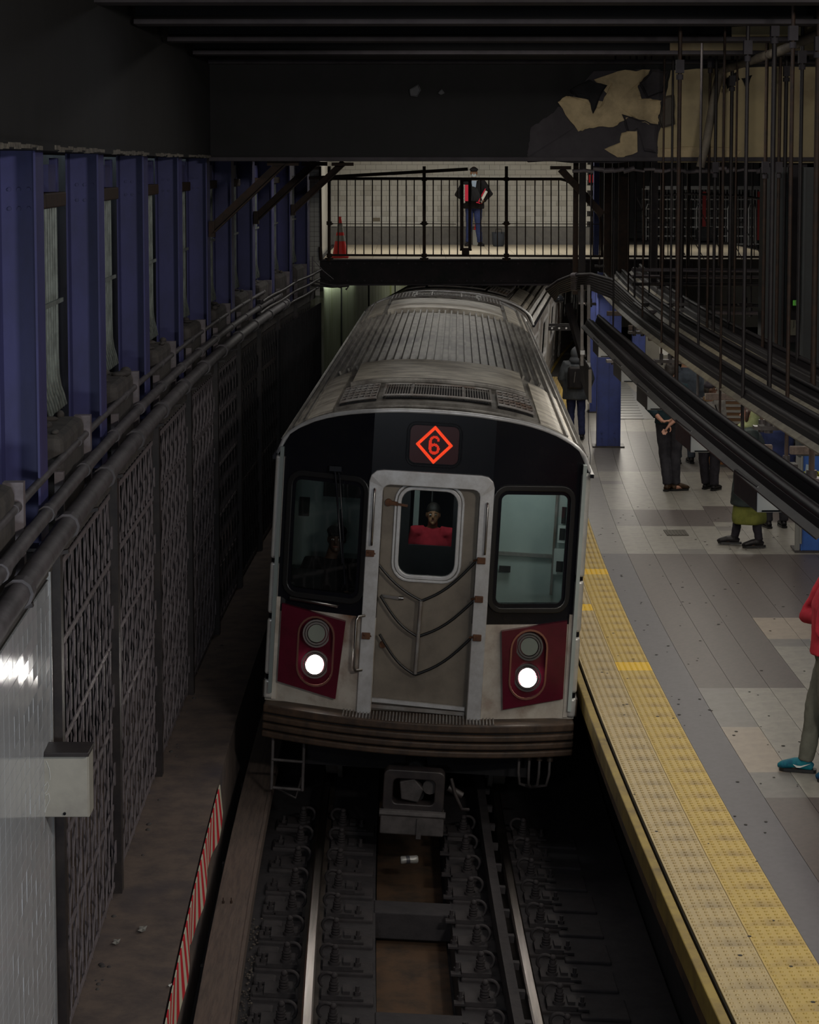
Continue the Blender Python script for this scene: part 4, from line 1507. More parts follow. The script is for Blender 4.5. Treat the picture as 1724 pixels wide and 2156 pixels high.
# headlight pods
for sx in (-1, 1):
    x0, x1 = 0.64, 1.195
    lp = [(sx * 0.645, 1.655), (sx * 1.19, 1.735), (sx * 1.195, 1.10), (sx * 0.695, 1.02)]
    lp = [(x, z) for x, z in lp]
    pod = bpy.data.objects.new('headlight_pod', None); C.objects.link(pod); pod.parent = car
    hx = sx * 0.885
    hole = rrect(hx, 1.385, 0.30, 0.56, 0.149, 6)
    # plate with a stadium opening: connect hole loop to outer outline sampled by angle
    outl = []
    for (x, z) in hole:
        dx, dz = x - hx, z - 1.385
        best = None
        for i in range(4):
            (ax, az), (bx, bz) = lp[i], lp[(i + 1) % 4]
            ex, ez = bx - ax, bz - az
            det = dx * (-ez) - (-ex) * dz
            if abs(det) < 1e-9:
                continue
            tt = ((ax - hx) * (-ez) - (-ex) * (az - 1.385)) / det
            uu = (dx * (az - 1.385) - dz * (ax - hx)) / det
            if tt > 0 and -1e-6 <= uu <= 1 + 1e-6 and (best is None or tt < best):
                best = tt
        best = best or 1.5
        outl.append((hx + dx * best, 1.385 + dz * best))
    # snap nearest outline points to true corners
    for cx_, cz_ in lp:
        k = min(range(len(outl)), key=lambda i: (outl[i][0] - cx_) ** 2 + (outl[i][1] - cz_) ** 2)
        outl[k] = (cx_, cz_)
    m = MB(); m.ringprism(outl, hole, FP, -0.055, 0.0); m.obj('pod_cover', maroon, pod, label='maroon panel')
    m = MB(); m.ringprism(rrect(hx, 1.385, 0.315, 0.575, 0.157, 6), rrect(hx, 1.385, 0.285, 0.545, 0.142, 6), FP, -0.064, -0.05); m.obj('pod_rim', pm('copper_rim%d' % sx, (0.35, 0.17, 0.13), None, 0.3, metal=0.6), pod)
    m = MB(); m.prism(rrect(hx, 1.385, 0.31, 0.57, 0.15, 6), FP, -0.004, 0.0); m.obj('pod_recess', maroon, pod)
    for z, lit in ((1.525, False), (1.272, True)):
        x = hx + sx * (0.0)
        yb = bow(x)
        la = bpy.data.objects.new('head_lamp', None) if False else None
        m = MB()
        for ra, rb in ((0.115, 0.10), (0.094, 0.079)):
            oc = [(x + ra * math.cos(2 * PI * k / 24), z + ra * math.sin(2 * PI * k / 24)) for k in range(24)]
            ic = [(x + rb * math.cos(2 * PI * k / 24), z + rb * math.sin(2 * PI * k / 24)) for k in range(24)]
            m.ringprism(oc, ic, lambda p, q, r: Vector((p, yb + r, q)), -0.035, 0.0)
        m.obj('lamp_bezel', chrome, pod)
        m = MB()
        rl = 0.072
        m.prism([(x + rl * math.cos(2 * PI * k / 28), z + rl * math.sin(2 * PI * k / 28)) for k in range(28)], lambda p, q, r: Vector((p, yb + r, q)), -0.03, -0.005)
        m.obj('headlight' if lit else 'unlit_lamp', lamp_on if lit else lamp_off, pod, label='lit white headlight' if lit else 'unlit grey-green lamp')
# route sign
sg = bpy.data.objects.new('route_sign', None); C.objects.link(sg); sg.parent = car
SX, SZ = 0.0, 3.115
yb = -0.10
fnS = lambda x, z, y: Vector((x, yb + y, z))
m = MB(); m.ringprism(rrect(SX, SZ, 0.46, 0.36, 0.08), rrect(SX, SZ, 0.44, 0.34, 0.07), fnS, -0.012, 0.0); m.ringprism(rrect(SX, SZ, 0.42, 0.32, 0.06), rrect(SX, SZ, 0.40, 0.30, 0.05), fnS, -0.012, 0.0); m.obj('sign_frame', blk, sg, bevel=0.003)
m = MB(); m.prism(rrect(SX, SZ, 0.41, 0.31, 0.05), fnS, -0.006, 0.0); m.obj('sign_panel', pm('sign_panel', (0.03, 0.008, 0.010), None, 0.25, emit=(1, 0.02, 0.02), strength=0.004), sg)  # faint red emission stands in for LED glow on the panel
m = MB()
rO = 0.150
for row in range(4):
    rr = rO - 0.0085 * row
    n = 24
    for e in range(4):
        a0, a1 = e * PI / 2, (e + 1) * PI / 2
        pa = (rr * math.cos(a0), rr * math.sin(a0))
        pb = (rr * math.cos(a1), rr * math.sin(a1))
        for k in range(n):
            u = (k + 0.5) / n
            x, z = SX + pa[0] * (1 - u) + pb[0] * u, SZ + pa[1] * (1 - u) + pb[1] * u
            m.box(x, yb - 0.008, z, 0.0062, 0.004, 0.0062)
m.obj('led_diamond', led, sg, label='orange-red LED diamond')
# numeral 6 in LEDs
m = MB()
st = 0.0062


def seg_d(px, pz, pts):
    best = 9
    for i in range(len(pts) - 1):
        ax, az = pts[i]; bx, bz = pts[i + 1]
        l2 = (bx - ax) ** 2 + (bz - az) ** 2
        u = max(0, min(1, ((px - ax) * (bx - ax) + (pz - az) * (bz - az)) / l2))
        best = min(best, math.hypot(px - ax - u * (bx - ax), pz - az - u * (bz - az)))
    return best


ring6 = [(0.034 * math.cos(a), -0.032 + 0.034 * math.sin(a)) for a in [2 * PI * k / 20 for k in range(21)]]
stem6 = [(-0.034, -0.032), (-0.034, 0.03), (-0.026, 0.052), (-0.006, 0.062), (0.014, 0.060), (0.028, 0.050), (0.032, 0.036)]
N6 = 20
for i in range(-N6, N6):
    for j in range(-N6, N6):
        x, z = i * st, j * st
        if min(seg_d(x, z, ring6), seg_d(x, z, stem6)) < 0.0105:
            m.box(SX + x, yb - 0.008, SZ + z, st * 0.72, 0.004, st * 0.72)
m.obj('led_number', led_in, sg, label='LED numeral 6')
rl = bpy.data.lights.new('sign_glow', 'AREA'); rl.shape = 'DISK'; rl.size = 0.2; rl.energy = 0.25; rl.color = (1, 0.05, 0.02)
ro = bpy.data.objects.new('sign_glow_lamp', rl); C.objects.link(ro); ro.parent = car; ro.location = (SX, yb - 0.02, SZ); ro.rotation_euler = (-PI / 2, 0, 0)
# anticlimber bumper with ridges, step plate with treads
def bump_y(x):
    return -0.34 + 0.30 * (x / HW) ** 2


for k, (z0, z1, off) in enumerate(((0.865, 0.93, 0.0), (0.80, 0.85, -0.02), (0.735, 0.785, -0.02), (0.67, 0.72, -0.02))):
    m = MB()
    n = 16
    vs, fs = [], []
    for i in range(n + 1):
        x = -1.295 + 2.59 * i / n
        y = bump_y(x) + off
        vs += [(x, y, z0), (x, y, z1), (x, 0.1, z1), (x, 0.1, z0)]
    for i in range(n):
        a, b = 4 * i, 4 * i + 4
        for j in range(4):
            fs.append((a + j, b + j, b + (j + 1) % 4, a + (j + 1) % 4))
    fs += [(0, 1, 2, 3), (4 * n + 3, 4 * n + 2, 4 * n + 1, 4 * n)]
    m.add(vs, fs)
    m.obj('bumper_ridge', bumper_m, car, bevel=0.012)
m = MB()
n = 16
vs, fs = [], []
for i in range(n + 1):
    x = -1.28 + 2.56 * i / n
    y = bump_y(x) + 0.03
    vs += [(x, y, 0.70), (x, y, 0.90), (x, 0.1, 0.90), (x, 0.1, 0.70)]
for i in range(n):
    a, b = 4 * i, 4 * i + 4
    for j in range(4):
        fs.append((a + j, b + j, b + (j + 1) % 4, a + (j + 1) % 4))
m.add(vs, fs)
m.obj('bumper_core', near_black, car)
m = MB()
for k in range(46):
    x = -0.62 + 1.24 * k / 45
    m.bar((x, bump_y(x) + 0.02, 0.935), (x, -0.07, 0.935), 0.010, 0.012)
m.obj('step_treads', steel_dull, car, kind='stuff')
under_m = pm('grimy_undercar_steel', (0.085, 0.075, 0.075), (0.045, 0.04, 0.04), 0.6, scale=8, bump=0.3)
# coupler
cp = bpy.data.objects.new('coupler', None); C.objects.link(cp); cp.parent = car
m = MB()
m.ringprism(rrect(0.0, 0.40, 0.50, 0.34, 0.05), rrect(0.0, 0.40, 0.34, 0.20, 0.04), lambda x, z, y: Vector((x, y, z)), -0.42, -0.28)
m.obj('coupler_head', dark_tube, cp, bevel=0.01)
m = MB(); m.prism([(-0.1, 0.33), (0.04, 0.31), (0.08, 0.42), (0.0, 0.50), (-0.12, 0.47)], lambda x, z, y: Vector((x, y, z)), -0.40, -0.30); m.cyl((0.13, -0.36, 0.43), (0.13, -0.30, 0.43), 0.06, 12); m.obj('coupler_hook', under_m, cp, bevel=0.01)
m = MB(); m.box(0, -0.33, 0.14, 0.52, 0.24, 0.16); m.cyl((-0.27, -0.42, 0.22), (0.27, -0.42, 0.22), 0.035, 10); m.obj('contact_box', under_m, cp, bevel=0.015)
m = MB(); m.bar((0.06, -0.46, 0.2), (0.06, -0.46, 0.04), 0.04, 0.02, Vector((0, 1, 0))); m.obj('coupler_lever', under_m, cp)
m = MB(); m.cyl((0.28, -0.3, 0.42), (0.40, -0.3, 0.36), 0.03, 8); m.tube([(0.30, -0.32, 0.5), (0.34, -0.34, 0.38), (0.40, -0.33, 0.26), (0.46, -0.3, 0.25)], 0.015, 7); m.obj('coupler_cable', dark_tube, cp)
m = MB(); m.cyl((0, -0.3, 0.36), (0, 0.6, 0.5), 0.09, 12); m.obj('coupler_shank', near_black, cp)
# step irons at the left, hoses at the right
m = MB()
for x in (-1.20, -0.94):
    m.tube([(x, -0.02, 0.68), (x + 0.01, -0.05, 0.24)], 0.014, 7)
for z in (0.48, 0.25):
    m.tube([(-1.2, -0.04, z), (-0.94, -0.04, z - 0.005)], 0.013, 7)
m.tube([(-1.19, -0.04, 0.26), (-1.0, 0.2, 0.1), (-0.95, 0.1, 0.3)], 0.012, 6)
m.obj('step_iron', under_m, car)
for k in range(4):
    x = 0.86 + 0.085 * k
    m = MB(); m.cyl((x, -0.0, 0.68), (x, -0.01, 0.60), 0.026, 10); m.obj('hose_plug', bumper_m, car)
    m = MB(); m.tube([(x, -0.01, 0.60), (x, -0.03, 0.50), (x + 0.01 * (1.5 - k), 0.0, 0.40), (0.98, 0.15, 0.33)], 0.012, 7); m.obj('air_hose', under_m, car)
m = MB(); m.box(0, 0.4, 0.5, 1.9, 0.1, 0.3); m.obj('pilot_beam', near_black, car)

# ---- cab interiors
m = MB()
m.box(0.88, 1.15, 2.0, 0.86, 0.03, 2.0)
m.box(1.255, 0.6, 2.0, 0.03, 1.1, 2.0)
m.box(0.46, 0.65, 2.0, 0.03, 1.0, 2.0)
m.obj('cab_partition', cab_wall, car, label='pale cab lining behind the right window')
m = MB()
m.box(1.1, 1.12, 2.28, 0.02, 0.03, 1.1); m.box(0.9, 1.12, 2.06, 0.8, 0.03, 0.03)
m.obj('cab_trim', steel_dull, car)
m = MB()
for (x, z, w_, h_) in ((0.72, 2.66, 0.13, 0.07), (1.18, 2.42, 0.06, 0.14), (1.18, 2.26, 0.08, 0.10), (1.17, 1.98, 0.08, 0.09), (0.68, 1.93, 0.10, 0.05), (1.18, 2.68, 0.1, 0.06)):
    m.box(x, 1.10, z, w_, 0.03, h_)
m.obj('cab_equipment', near_black, car)
m = MB(); m.box(1.18, 1.1, 2.26, 0.11, 0.02, 0.15); m.box(1.17, 1.11, 2.02, 0.13, 0.02, 0.22); m.obj('cab_panel', pm('cab_panel', (0.5, 0.52, 0.5), None, 0.5), car)
m = MB()
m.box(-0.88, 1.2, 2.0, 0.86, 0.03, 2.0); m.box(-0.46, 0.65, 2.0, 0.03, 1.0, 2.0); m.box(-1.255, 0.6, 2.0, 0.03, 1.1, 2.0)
m.obj('cab_partition', pm('dim_cab_lining', (0.16, 0.19, 0.19), None, 0.5), car, label='dim lining behind the left window')  # darker lining colour carries the low light of the left cab
m = MB()
m.box(-0.75, 1.17, 2.58, 0.42, 0.02, 0.26); m.box(-1.12, 1.17, 2.35, 0.09, 0.02, 0.16); m.box(-0.62, 1.16, 2.5, 0.08, 0.02, 0.08)
m.obj('cab_equipment', near_black, car)
m = MB(); m.box(-0.88, 0.35, 1.72, 0.8, 0.5, 0.12); m.box(-1.02, 0.3, 1.86, 0.3, 0.3, 0.2); m.obj('driver_console', near_black, car, bevel=0.02)
m = MB()
m.box(-0.36, 1.5, 2.1, 0.34, 0.03, 2.0); m.box(0.37, 1.5, 2.1, 0.34, 0.03, 2.0); m.box(0, 1.5, 1.42, 0.4, 0.03, 1.2); m.box(0.0, 2.9, 2.1, 1.6, 0.03, 2.0)
m.obj('vestibule_wall', near_black, car)
m = MB(); m.box(-0.44, 0.8, 2.0, 0.02, 1.4, 2.0); m.box(0.44, 0.8, 2.0, 0.02, 1.4, 2.0); m.obj('vestibule_side', near_black, car)
m = MB(); m.cyl((0.0, 2.2, 1.0), (0.0, 2.2, 3.1), 0.02, 10); m.obj('stanchion', chrome, car)
m = MB(); m.box(-0.14, 2.1, 2.3, 0.05, 0.02, 0.7); m.obj('ad_panel', cab_wall, car)
for nm, loc, e, sz in (('cab_lamp', (0.82, 0.55, 3.0), 0.85, 0.3), ('cab_lamp_left', (-0.85, 0.9, 3.0), 0.08, 0.2), ('saloon_lamp', (0.0, 1.05, 3.05), 1.3, 0.25)):
    l = bpy.data.lights.new(nm, 'AREA'); l.size = sz; l.energy = e * 4; l.color = (0.9, 1, 0.97)
    o = bpy.data.objects.new(nm, l); C.objects.link(o); o.parent = car; o.location = loc

# headlight beams
for sx in (-1, 1):
    l = bpy.data.lights.new('headlight_beam', 'SPOT'); l.energy = 9; l.spot_size = math.radians(55); l.spot_blend = 0.9; l.shadow_soft_size = 0.06; l.color = (1, 0.95, 0.88)
    o = bpy.data.objects.new('headlight_beam', l); C.objects.link(o); o.parent = car; o.location = (sx * 0.885, -0.22, 1.272)
    o.rotation_euler = (math.radians(-86), 0, 0)

# ---- following cars
car2 = thing('train_car', 'second subway car, turning right behind the front car', 'train car')
build_car(car2, False)
p = TP(14.25, 0, 0)
place_car(car2, p.x + 0.0, p.y, 0.105)
m = MB()
lp = [(-HW, 1.0), (HW, 1.0)] + [(HW - 2 * HW * k / 20, zr(HW - 2 * HW * k / 20) - 0.02) for k in range(21)]
m.prism(lp, lambda x, z, y: Vector((x, y, z)), 0.0, 0.05)
m.obj('front_bulkhead', steel_dull, car2)
car3 = copy_tree(car2)
car3['label'] = 'third subway car, partly seen far behind at the platform'
p = TP(30.2, 0, 0)
place_car(car3, p.x, p.y, 0.185)
l = bpy.data.lights.new('car_interior', 'AREA'); l.shape = 'RECTANGLE'; l.size = 0.3; l.size_y = 12; l.energy = 14; l.color = (1, 0.86, 0.7)
o = bpy.data.objects.new('car_interior_lamp', l); C.objects.link(o); o.parent = car2; o.location = (0, 7.5, 3.1)

# ------------------------------------------------------------------ people
def lerp(a, b, t):
    return Vector(a).lerp(Vector(b), t)


BASE = dict(pelvis=(0, 0, .95), waist=(0, 0, 1.08), chest=(0, .0, 1.28), neck=(0, .0, 1.47), head=(0, -.015, 1.625),
            shL=(.185, 0, 1.41), shR=(-.185, 0, 1.41), elL=(.235, .03, 1.13), elR=(-.235, .03, 1.13), wrL=(.245, -.03, .88), wrR=(-.245, -.03, .88),
            hipL=(.09, 0, .93), hipR=(-.09, 0, .93), knL=(.10, -.015, .50), knR=(-.10, -.015, .50), anL=(.105, .02, .09), anR=(-.105, .02, .09),
            toL=(.12, -.15, .03), toR=(-.12, -.15, .03))
# person looks towards local -y; local +x is the person's left


def hand(m, wrist, dirv, palm, side, curl=0.5):
    d = Vector(dirv).normalized()
    pn = Vector(palm); pn = (pn - d * pn.dot(d)).normalized()
    s = d.cross(pn) * side
    wrist = Vector(wrist)
    m.tube([wrist, wrist + d * .03, wrist + d * .09], [(.026, .018), (.038, .016), (.040, .014)], 10)
    for k in range(4):
        off = s * (-.030 + .020 * k)
        L = (.062, .075, .08, .068)[k]
        p = wrist + d * .085 + off
        c = curl * (0.7 + 0.1 * k)
        pts = [p]
        a = 0
        for j in range(3):
            a += c * .6
            p = p + (d * math.cos(a) + pn * math.sin(a)) * (L * (.42, .33, .25)[j])
            pts.append(p)
        m.tube(pts, [.0095, .009, .008, .0065], 7)
    t0 = wrist + d * .02 + s * .03
    m.tube([t0, t0 + s * .025 + d * .025 + pn * .01, t0 + s * .03 + d * .055 + pn * .025], [.013, .011, .008], 7)


def person(name, label, loc, yaw, H=1.75, pose=None, skin=None, top=None, bottom=None, shoes=None, hair=None, hairstyle='short',
           topname='jacket', hem=.84, sleeve=1.0, look=0.0, nod=0.0, curl=0.5, loose=1.0, legloose=1.0, group=None, voxel=.008, torso=1.0, parent=None, legs=True, skirt=None):
    J = {k: Vector(v) for k, v in BASE.items()}
    for k, v in (pose or {}).items():
        J[k] = Vector(v)
    skin = skin or skin_l
    t = thing(name, label, 'person', loc, yaw, group)
    t.scale = (H / 1.75,) * 3
    if parent is not None:   # stands inside the car: same place and lean, still an object of its own
        mw = Matrix.LocRotScale(parent.location, parent.rotation_euler, parent.scale)
        t.location = mw @ Vector(loc)
        t.rotation_euler = parent.rotation_euler
    hd = J['head']
    HM = Matrix.Rotation(look, 3, 'Z') @ Matrix.Rotation(nod, 3, 'X')

    def hp(x, y, z):
        return hd + HM @ Vector((x, y, z))
    # body
    m = MB()
    m.tube([J['pelvis'] + Vector((0, 0, -.06)), J['pelvis'], J['waist'], J['chest'], J['chest'].lerp(J['neck'], .55), J['neck']],
           [(.10, .07), (.12, .085), (.105, .08), (.135, .09), (.10, .07), (.055, .055)], 14)
    m.tube([J['neck'] - Vector((0, 0, .03)), J['neck'].lerp(hd, .7)], [.056, .052], 12)
    m.ell(hp(0, .012, .02), .074, .092, .108, 18, 12, HM)
    m.ell(hp(0, -.035, -.045), .054, .052, .062, 14, 9, HM)
    m.ell(hp(0, -.075, -.078), .026, .02, .022, 10, 6, HM)
    m.tube([hp(0, -.088, .02), hp(0, -.103, -.012), hp(0, -.094, -.026)], [.008, .014, .012], 8)
    for sx in (-1, 1):
        m.ell(hp(sx * .076, .012, -.005), .009, .018, .03, 8, 6, HM)
    for s in 'LR':
        sx = 1 if s == 'L' else -1
        sh, el, wr = J['sh' + s], J['el' + s], J['wr' + s]
        m.tube([J['chest'].lerp(sh, .5) + Vector((0, 0, .04)), sh, sh.lerp(el, .5), el, el.lerp(wr, .4), wr], [.06, .055, .046, .040, .037, .026], 10)
        if legs:
            h_, k_, a_, to = J['hip' + s], J['kn' + s], J['an' + s], J['to' + s]
            m.tube([h_, h_.lerp(k_, .4), k_, k_.lerp(a_, .35) + Vector((0, .012, 0)), a_], [.088, .078, .056, .053, .036], 10)
            m.tube([a_ + Vector((0, .03, -.04)), a_.lerp(to, .5) + Vector((0, 0, -.01)), to], [.032, .034, .024], 8)
        pd = J.get('hd' + s, wr - el)
        pn = J.get('pn' + s, Vector((-sx, 0, 0)) if abs((wr - el).normalized().x) < .7 else Vector((0, 0, -1)))
        hand(m, wr, pd, pn, 1 if s == 'L' else -1, curl)
    m.obj('body', skin, t, voxel=voxel)
    # face
    m = MB(); k = MB()
    for sx in (-1, 1):
        m.ell(hp(sx * .029, -.076, .012), .013, .008, .008, 8, 6, HM)
        k.ell(hp(sx * .029, -.083, .012), .006, .004, .006, 8, 5, HM)
        k.bar(hp(sx * .014, -.084, .034), hp(sx * .044, -.077, .035), .006, .006)
    m.obj('eyes', eye_w, t)
    k.obj('pupils_and_brows', eye_k, t)
    m = MB(); m.tube([hp(-.022, -.084, -.05), hp(0, -.090, -.048), hp(.022, -.084, -.05)], [.004, .007, .004], 6); m.obj('mouth', lip, t)
    # hair
    if hair is not None:
        m = MB()
        if hairstyle == 'short':
            m.ell(hp(0, .018, .050), .081, .094, .090, 16, 10, HM)
            m.ell(hp(0, .055, .0), .072, .06, .08, 12, 8, HM)
        elif hairstyle == 'long':
            m.ell(hp(0, .024, .042), .083, .096, .095, 16, 10, HM)
            m.tube([hp(0, .05, .03), hp(0, .06, -.05), hp(0, .05, -.13)], [(.08, .06), (.085, .055), (.07, .04)], 12)
            for sx in (-1, 1):
                m.tube([hp(sx * .07, -.02, .05), hp(sx * .078, -.03, -.03), hp(sx * .07, -.03, -.11)], [.03, .026, .018], 8)
        m.obj('hair', hair, t, voxel=.011)
    if top is not None:
        m = MB()
        L = loose
        tw = torso
        m.tube([Vector((J['pelvis'].x, J['pelvis'].y, hem)), J['pelvis'].lerp(J['waist'], .4), J['waist'], J['chest'], J['chest'].lerp(J['neck'], .5) + Vector((0, .0, 0)), J['neck'] - Vector((0, 0, .015))],
               [(.20 * L * tw, (.145 if hem > .6 else .175) * L), (.19 * L * tw, .14 * L), (.175 * L * tw, .135 * L), (.195 * L * tw, .14 * L), (.15 * L * tw, .105 * L), (.072, .072)], 18)
        for s in 'LR':
            sh, el, wr = J['sh' + s], J['el' + s], J['wr' + s]
            e = el.lerp(wr, max(0.02, (sleeve - .5) * 2)) if sleeve < 1 else wr.lerp(el, .03)
            m.tube([J['chest'].lerp(sh, .55) + Vector((0, 0, .05)), sh, sh.lerp(el, .5), el, e], [.075 * L, .075 * L, .064 * L, .058 * L, .046 * L], 12)
            m.tube([e.lerp(el, .12), e], [.051 * L, .05 * L], 12)
        o = m.obj(topname, top, t, voxel=.011)
        tx = bpy.data.textures.new('folds', 'CLOUDS'); tx.noise_scale = 0.16
        dm_ = o.modifiers.new('folds', 'DISPLACE'); dm_.texture = tx; dm_.strength = .022; dm_.mid_level = .35
    if bottom is not None and legs:
        m = MB()
        L = legloose
        m.tube([J['pelvis'] - Vector((0, 0, .07)), J['pelvis'], J['pelvis'].lerp(J['waist'], .5)], [(.165, .12), (.17, .125), (.15, .112)], 16)
        for s in 'LR':
            h_, k_, a_ = J['hip' + s], J['kn' + s], J['an' + s]
            m.tube([h_, h_.lerp(k_, .4), k_, k_.lerp(a_, .4) + Vector((0, .01, 0)), a_.lerp(k_, .02), a_], [.10 * L, .09 * L, .07 * L, .066 * L, .056 * L, .058 * L], 12)
        o = m.obj('trousers', bottom, t, voxel=.011)
        tx = bpy.data.textures.new('leg_folds', 'CLOUDS'); tx.noise_scale = 0.10
        dm_ = o.modifiers.new('folds', 'DISPLACE'); dm_.texture = tx; dm_.strength = .02; dm_.mid_level = .35
    if skirt is not None:
        mt, z0, r = skirt
        m = MB()
        n = 26
        vs, fs = [], []
        rows = [(J['pelvis'].z - .1, .13, .09), (.70, .17, .15), (z0 + .14, r, r * .95), (z0 + .02, r, r), (z0, r - .02, r * .92)]
        for z, rx, ry in rows:
            for i in range(n):
                a = 2 * PI * i / n
                f = 1 + .06 * math.sin(a * 5) * (1 if z < .9 else .2)
                vs.append((J['pelvis'].x + rx * f * math.cos(a), J['pelvis'].y + ry * f * math.sin(a), z))
        for j in range(len(rows) - 1):
            for i in range(n):
                fs.append((j * n + i, j * n + (i + 1) % n, (j + 1) * n + (i + 1) % n, (j + 1) * n + i))
        m.add(vs, fs, True)
        o = m.obj('skirt', mt, t, subs=1)
        md = o.modifiers.new('t', 'SOLIDIFY'); md.thickness = .012
    if shoes is not None and legs:
        for s in 'LR':
            a_, to = J['an' + s], J['to' + s]
            f = (to - a_); f.z = 0
            f.normalize()
            m = MB()
            heel = a_ - f * .055
            m.tube([Vector((heel.x, heel.y, max(.03, a_.z - .055))), a_ + Vector((0, 0, -.03)), a_.lerp(to, .45) + Vector((0, 0, .0)), to + Vector((0, 0, .01)), to + f * .035 + Vector((0, 0, .0))],
                   [(.034, .03), (.042, .05), (.045, .04), (.046, .03), (.02, .016)], 12)
            m.tube([a_ + Vector((0, 0, -.02)), a_ + Vector((0, 0, .05))], [.045, .044], 12)
            o = m.obj('shoe', shoes, t, voxel=.008)
            m = MB()
            sd = Vector((-f.y, f.x, 0))
            zb_ = min(a_.z - .085, to.z - .03)
            pts = []
            for u, ww in ((-.09, .02), (-.07, .036), (0, .04), (.08, .043), (.17, .046), (.205, .03), (.215, .01)):
                pts.append((u, ww))
            lp = [(u, ww) for u, ww in pts] + [(u, -ww) for u, ww in reversed(pts)]
            L0 = (to - a_).length / .2
            m.prism(lp, lambda p, q, z: Vector((a_.x + f.x * p * L0 + sd.x * q, a_.y + f.y * p * L0 + sd.y * q, a_.z - .088 + (to.z - .03 - (a_.z - .09)) * max(0, p) / .2 + z)), 0, .024)
            m.obj('sole', rubber, t)
    return t, J, hp, HM


PZ = 1.1
black_jacket = cloth('black_quilted_nylon', (0.07, 0.078, 0.088), (0.04, 0.044, 0.05), 7, 0.45, 0.6)
navy = cloth('navy_denim', (0.03, 0.037, 0.10))
charcoal = cloth('charcoal_denim', (0.045, 0.043, 0.052), (0.022, 0.021, 0.027), 6)
teal_dark = cloth('dark_teal_cotton', (0.02, 0.04, 0.05))
grey_wool = cloth('grey_wool', (0.17, 0.16, 0.15), (0.11, 0.105, 0.10), 14)
trous_dark = cloth('dark_wool', (0.03, 0.027, 0.035))
brown_leather = cloth('brown_leather', (0.06, 0.035, 0.02), None, 8, 0.4, 0.3)
black_leather = cloth('black_leather', (0.02, 0.018, 0.02), None, 8, 0.35, 0.2)
olive = cloth('olive_cotton', (0.20, 0.21, 0.05), (0.12, 0.13, 0.03), 6)
green_hood = cloth('pale_green_fleece', (0.27, 0.30, 0.15), (0.18, 0.20, 0.10), 8)
green_black = cloth('dark_green_shell', (0.035, 0.045, 0.045), (0.018, 0.024, 0.026), 5, 0.6)
red_fleece = cloth('red_fleece', (0.42, 0.028, 0.045), (0.32, 0.02, 0.035), 9, 0.9, 0.3)
olive_grey = cloth('olive_grey_twill', (0.14, 0.14, 0.115), (0.09, 0.09, 0.075), 5)
blue_jacket = cloth('dark_blue_denim', (0.03, 0.04, 0.11), (0.018, 0.024, 0.06), 5)
jeans = cloth('blue_jeans', (0.04, 0.055, 0.15), (0.025, 0.035, 0.10), 6)
suit = cloth('black_suit', (0.022, 0.02, 0.022), None, 5)
slate = cloth('slate_blue_cloth', (0.07, 0.085, 0.11), None, 6)


def feet(px, py):
    return onz(px, py, PZ)


# 1 hooded figure walking away beside the blue column
p = feet(1212, 924)
t, J, hp, HM = person('person', 'person in black quilted coat with backpack, walking away beside the train', p, PI - 0.15, 1.50,
                      dict(anL=(.10, -.10, .10), toL=(.10, -.27, .03), knL=(.10, -.08, .5), anR=(-.12, .08, .09), toR=(-.12, -.08, .03), knR=(-.1, 0, .5), wrL=(.20, -.14, .93), wrR=(-.20, -.14, .93), elL=(.28, .02, 1.15), elR=(-.28, .02, 1.15)),
                      skin_d, black_jacket, navy, black_leather, None, topname='quilted_coat', hem=.76, loose=1.28)
m = MB(); m.ell(hp(0, .02, .0), .11, .125, .13, 18, 12); m.ell(hp(0, .03, -.13), .14, .12, .09, 16, 9); m.obj('hood', M('grey_hood', (0.06, 0.065, 0.075), 0.8), t, voxel=.012)
m = MB(); m.box(0, .2, 1.18, .28, .13, .42); o = m.obj('backpack', black_leather, t, bevel=.04, seg=3)
m = MB(); m.bar((.10, .13, 1.40), (.14, .16, 1.0), .03, .01); m.bar((-.10, .13, 1.40), (-.14, .16, 1.0), .03, .01); m.tube([(0, .27, 1.3), (0.02, .28, 1.1)], .008, 6); m.obj('strap', grey_wool, t)

# 2 man with forearms crossed behind his back
p = feet(1408, 1033)
t, J, hp, HM = person('person', 'man in dark shirt and charcoal jeans holding his wrist behind his back', p, PI - 0.25, 1.76,
                      dict(elL=(.27, .10, 1.14), elR=(-.27, .10, 1.14), wrL=(.06, .26, .97), wrR=(-.03, .28, .93), shL=(.19, .02, 1.41), shR=(-.19, .02, 1.41),
                           anL=(.02, .02, .09), toL=(-.03, -.14, .03), knL=(.07, 0, .5), anR=(-.09, -.04, .09), toR=(-.23, -.12, .03), knR=(-.08, -.02, .5),
                           hdL=(-.8, .1, .15), pnL=(0, .3, 1), hdR=(.55, .1, -.85), pnR=(0, 1, 0)),
                      skin_l, teal_dark, charcoal, brown_leather, hair_k, topname='shirt', hem=.92, sleeve=.78, curl=.55, voxel=.007)

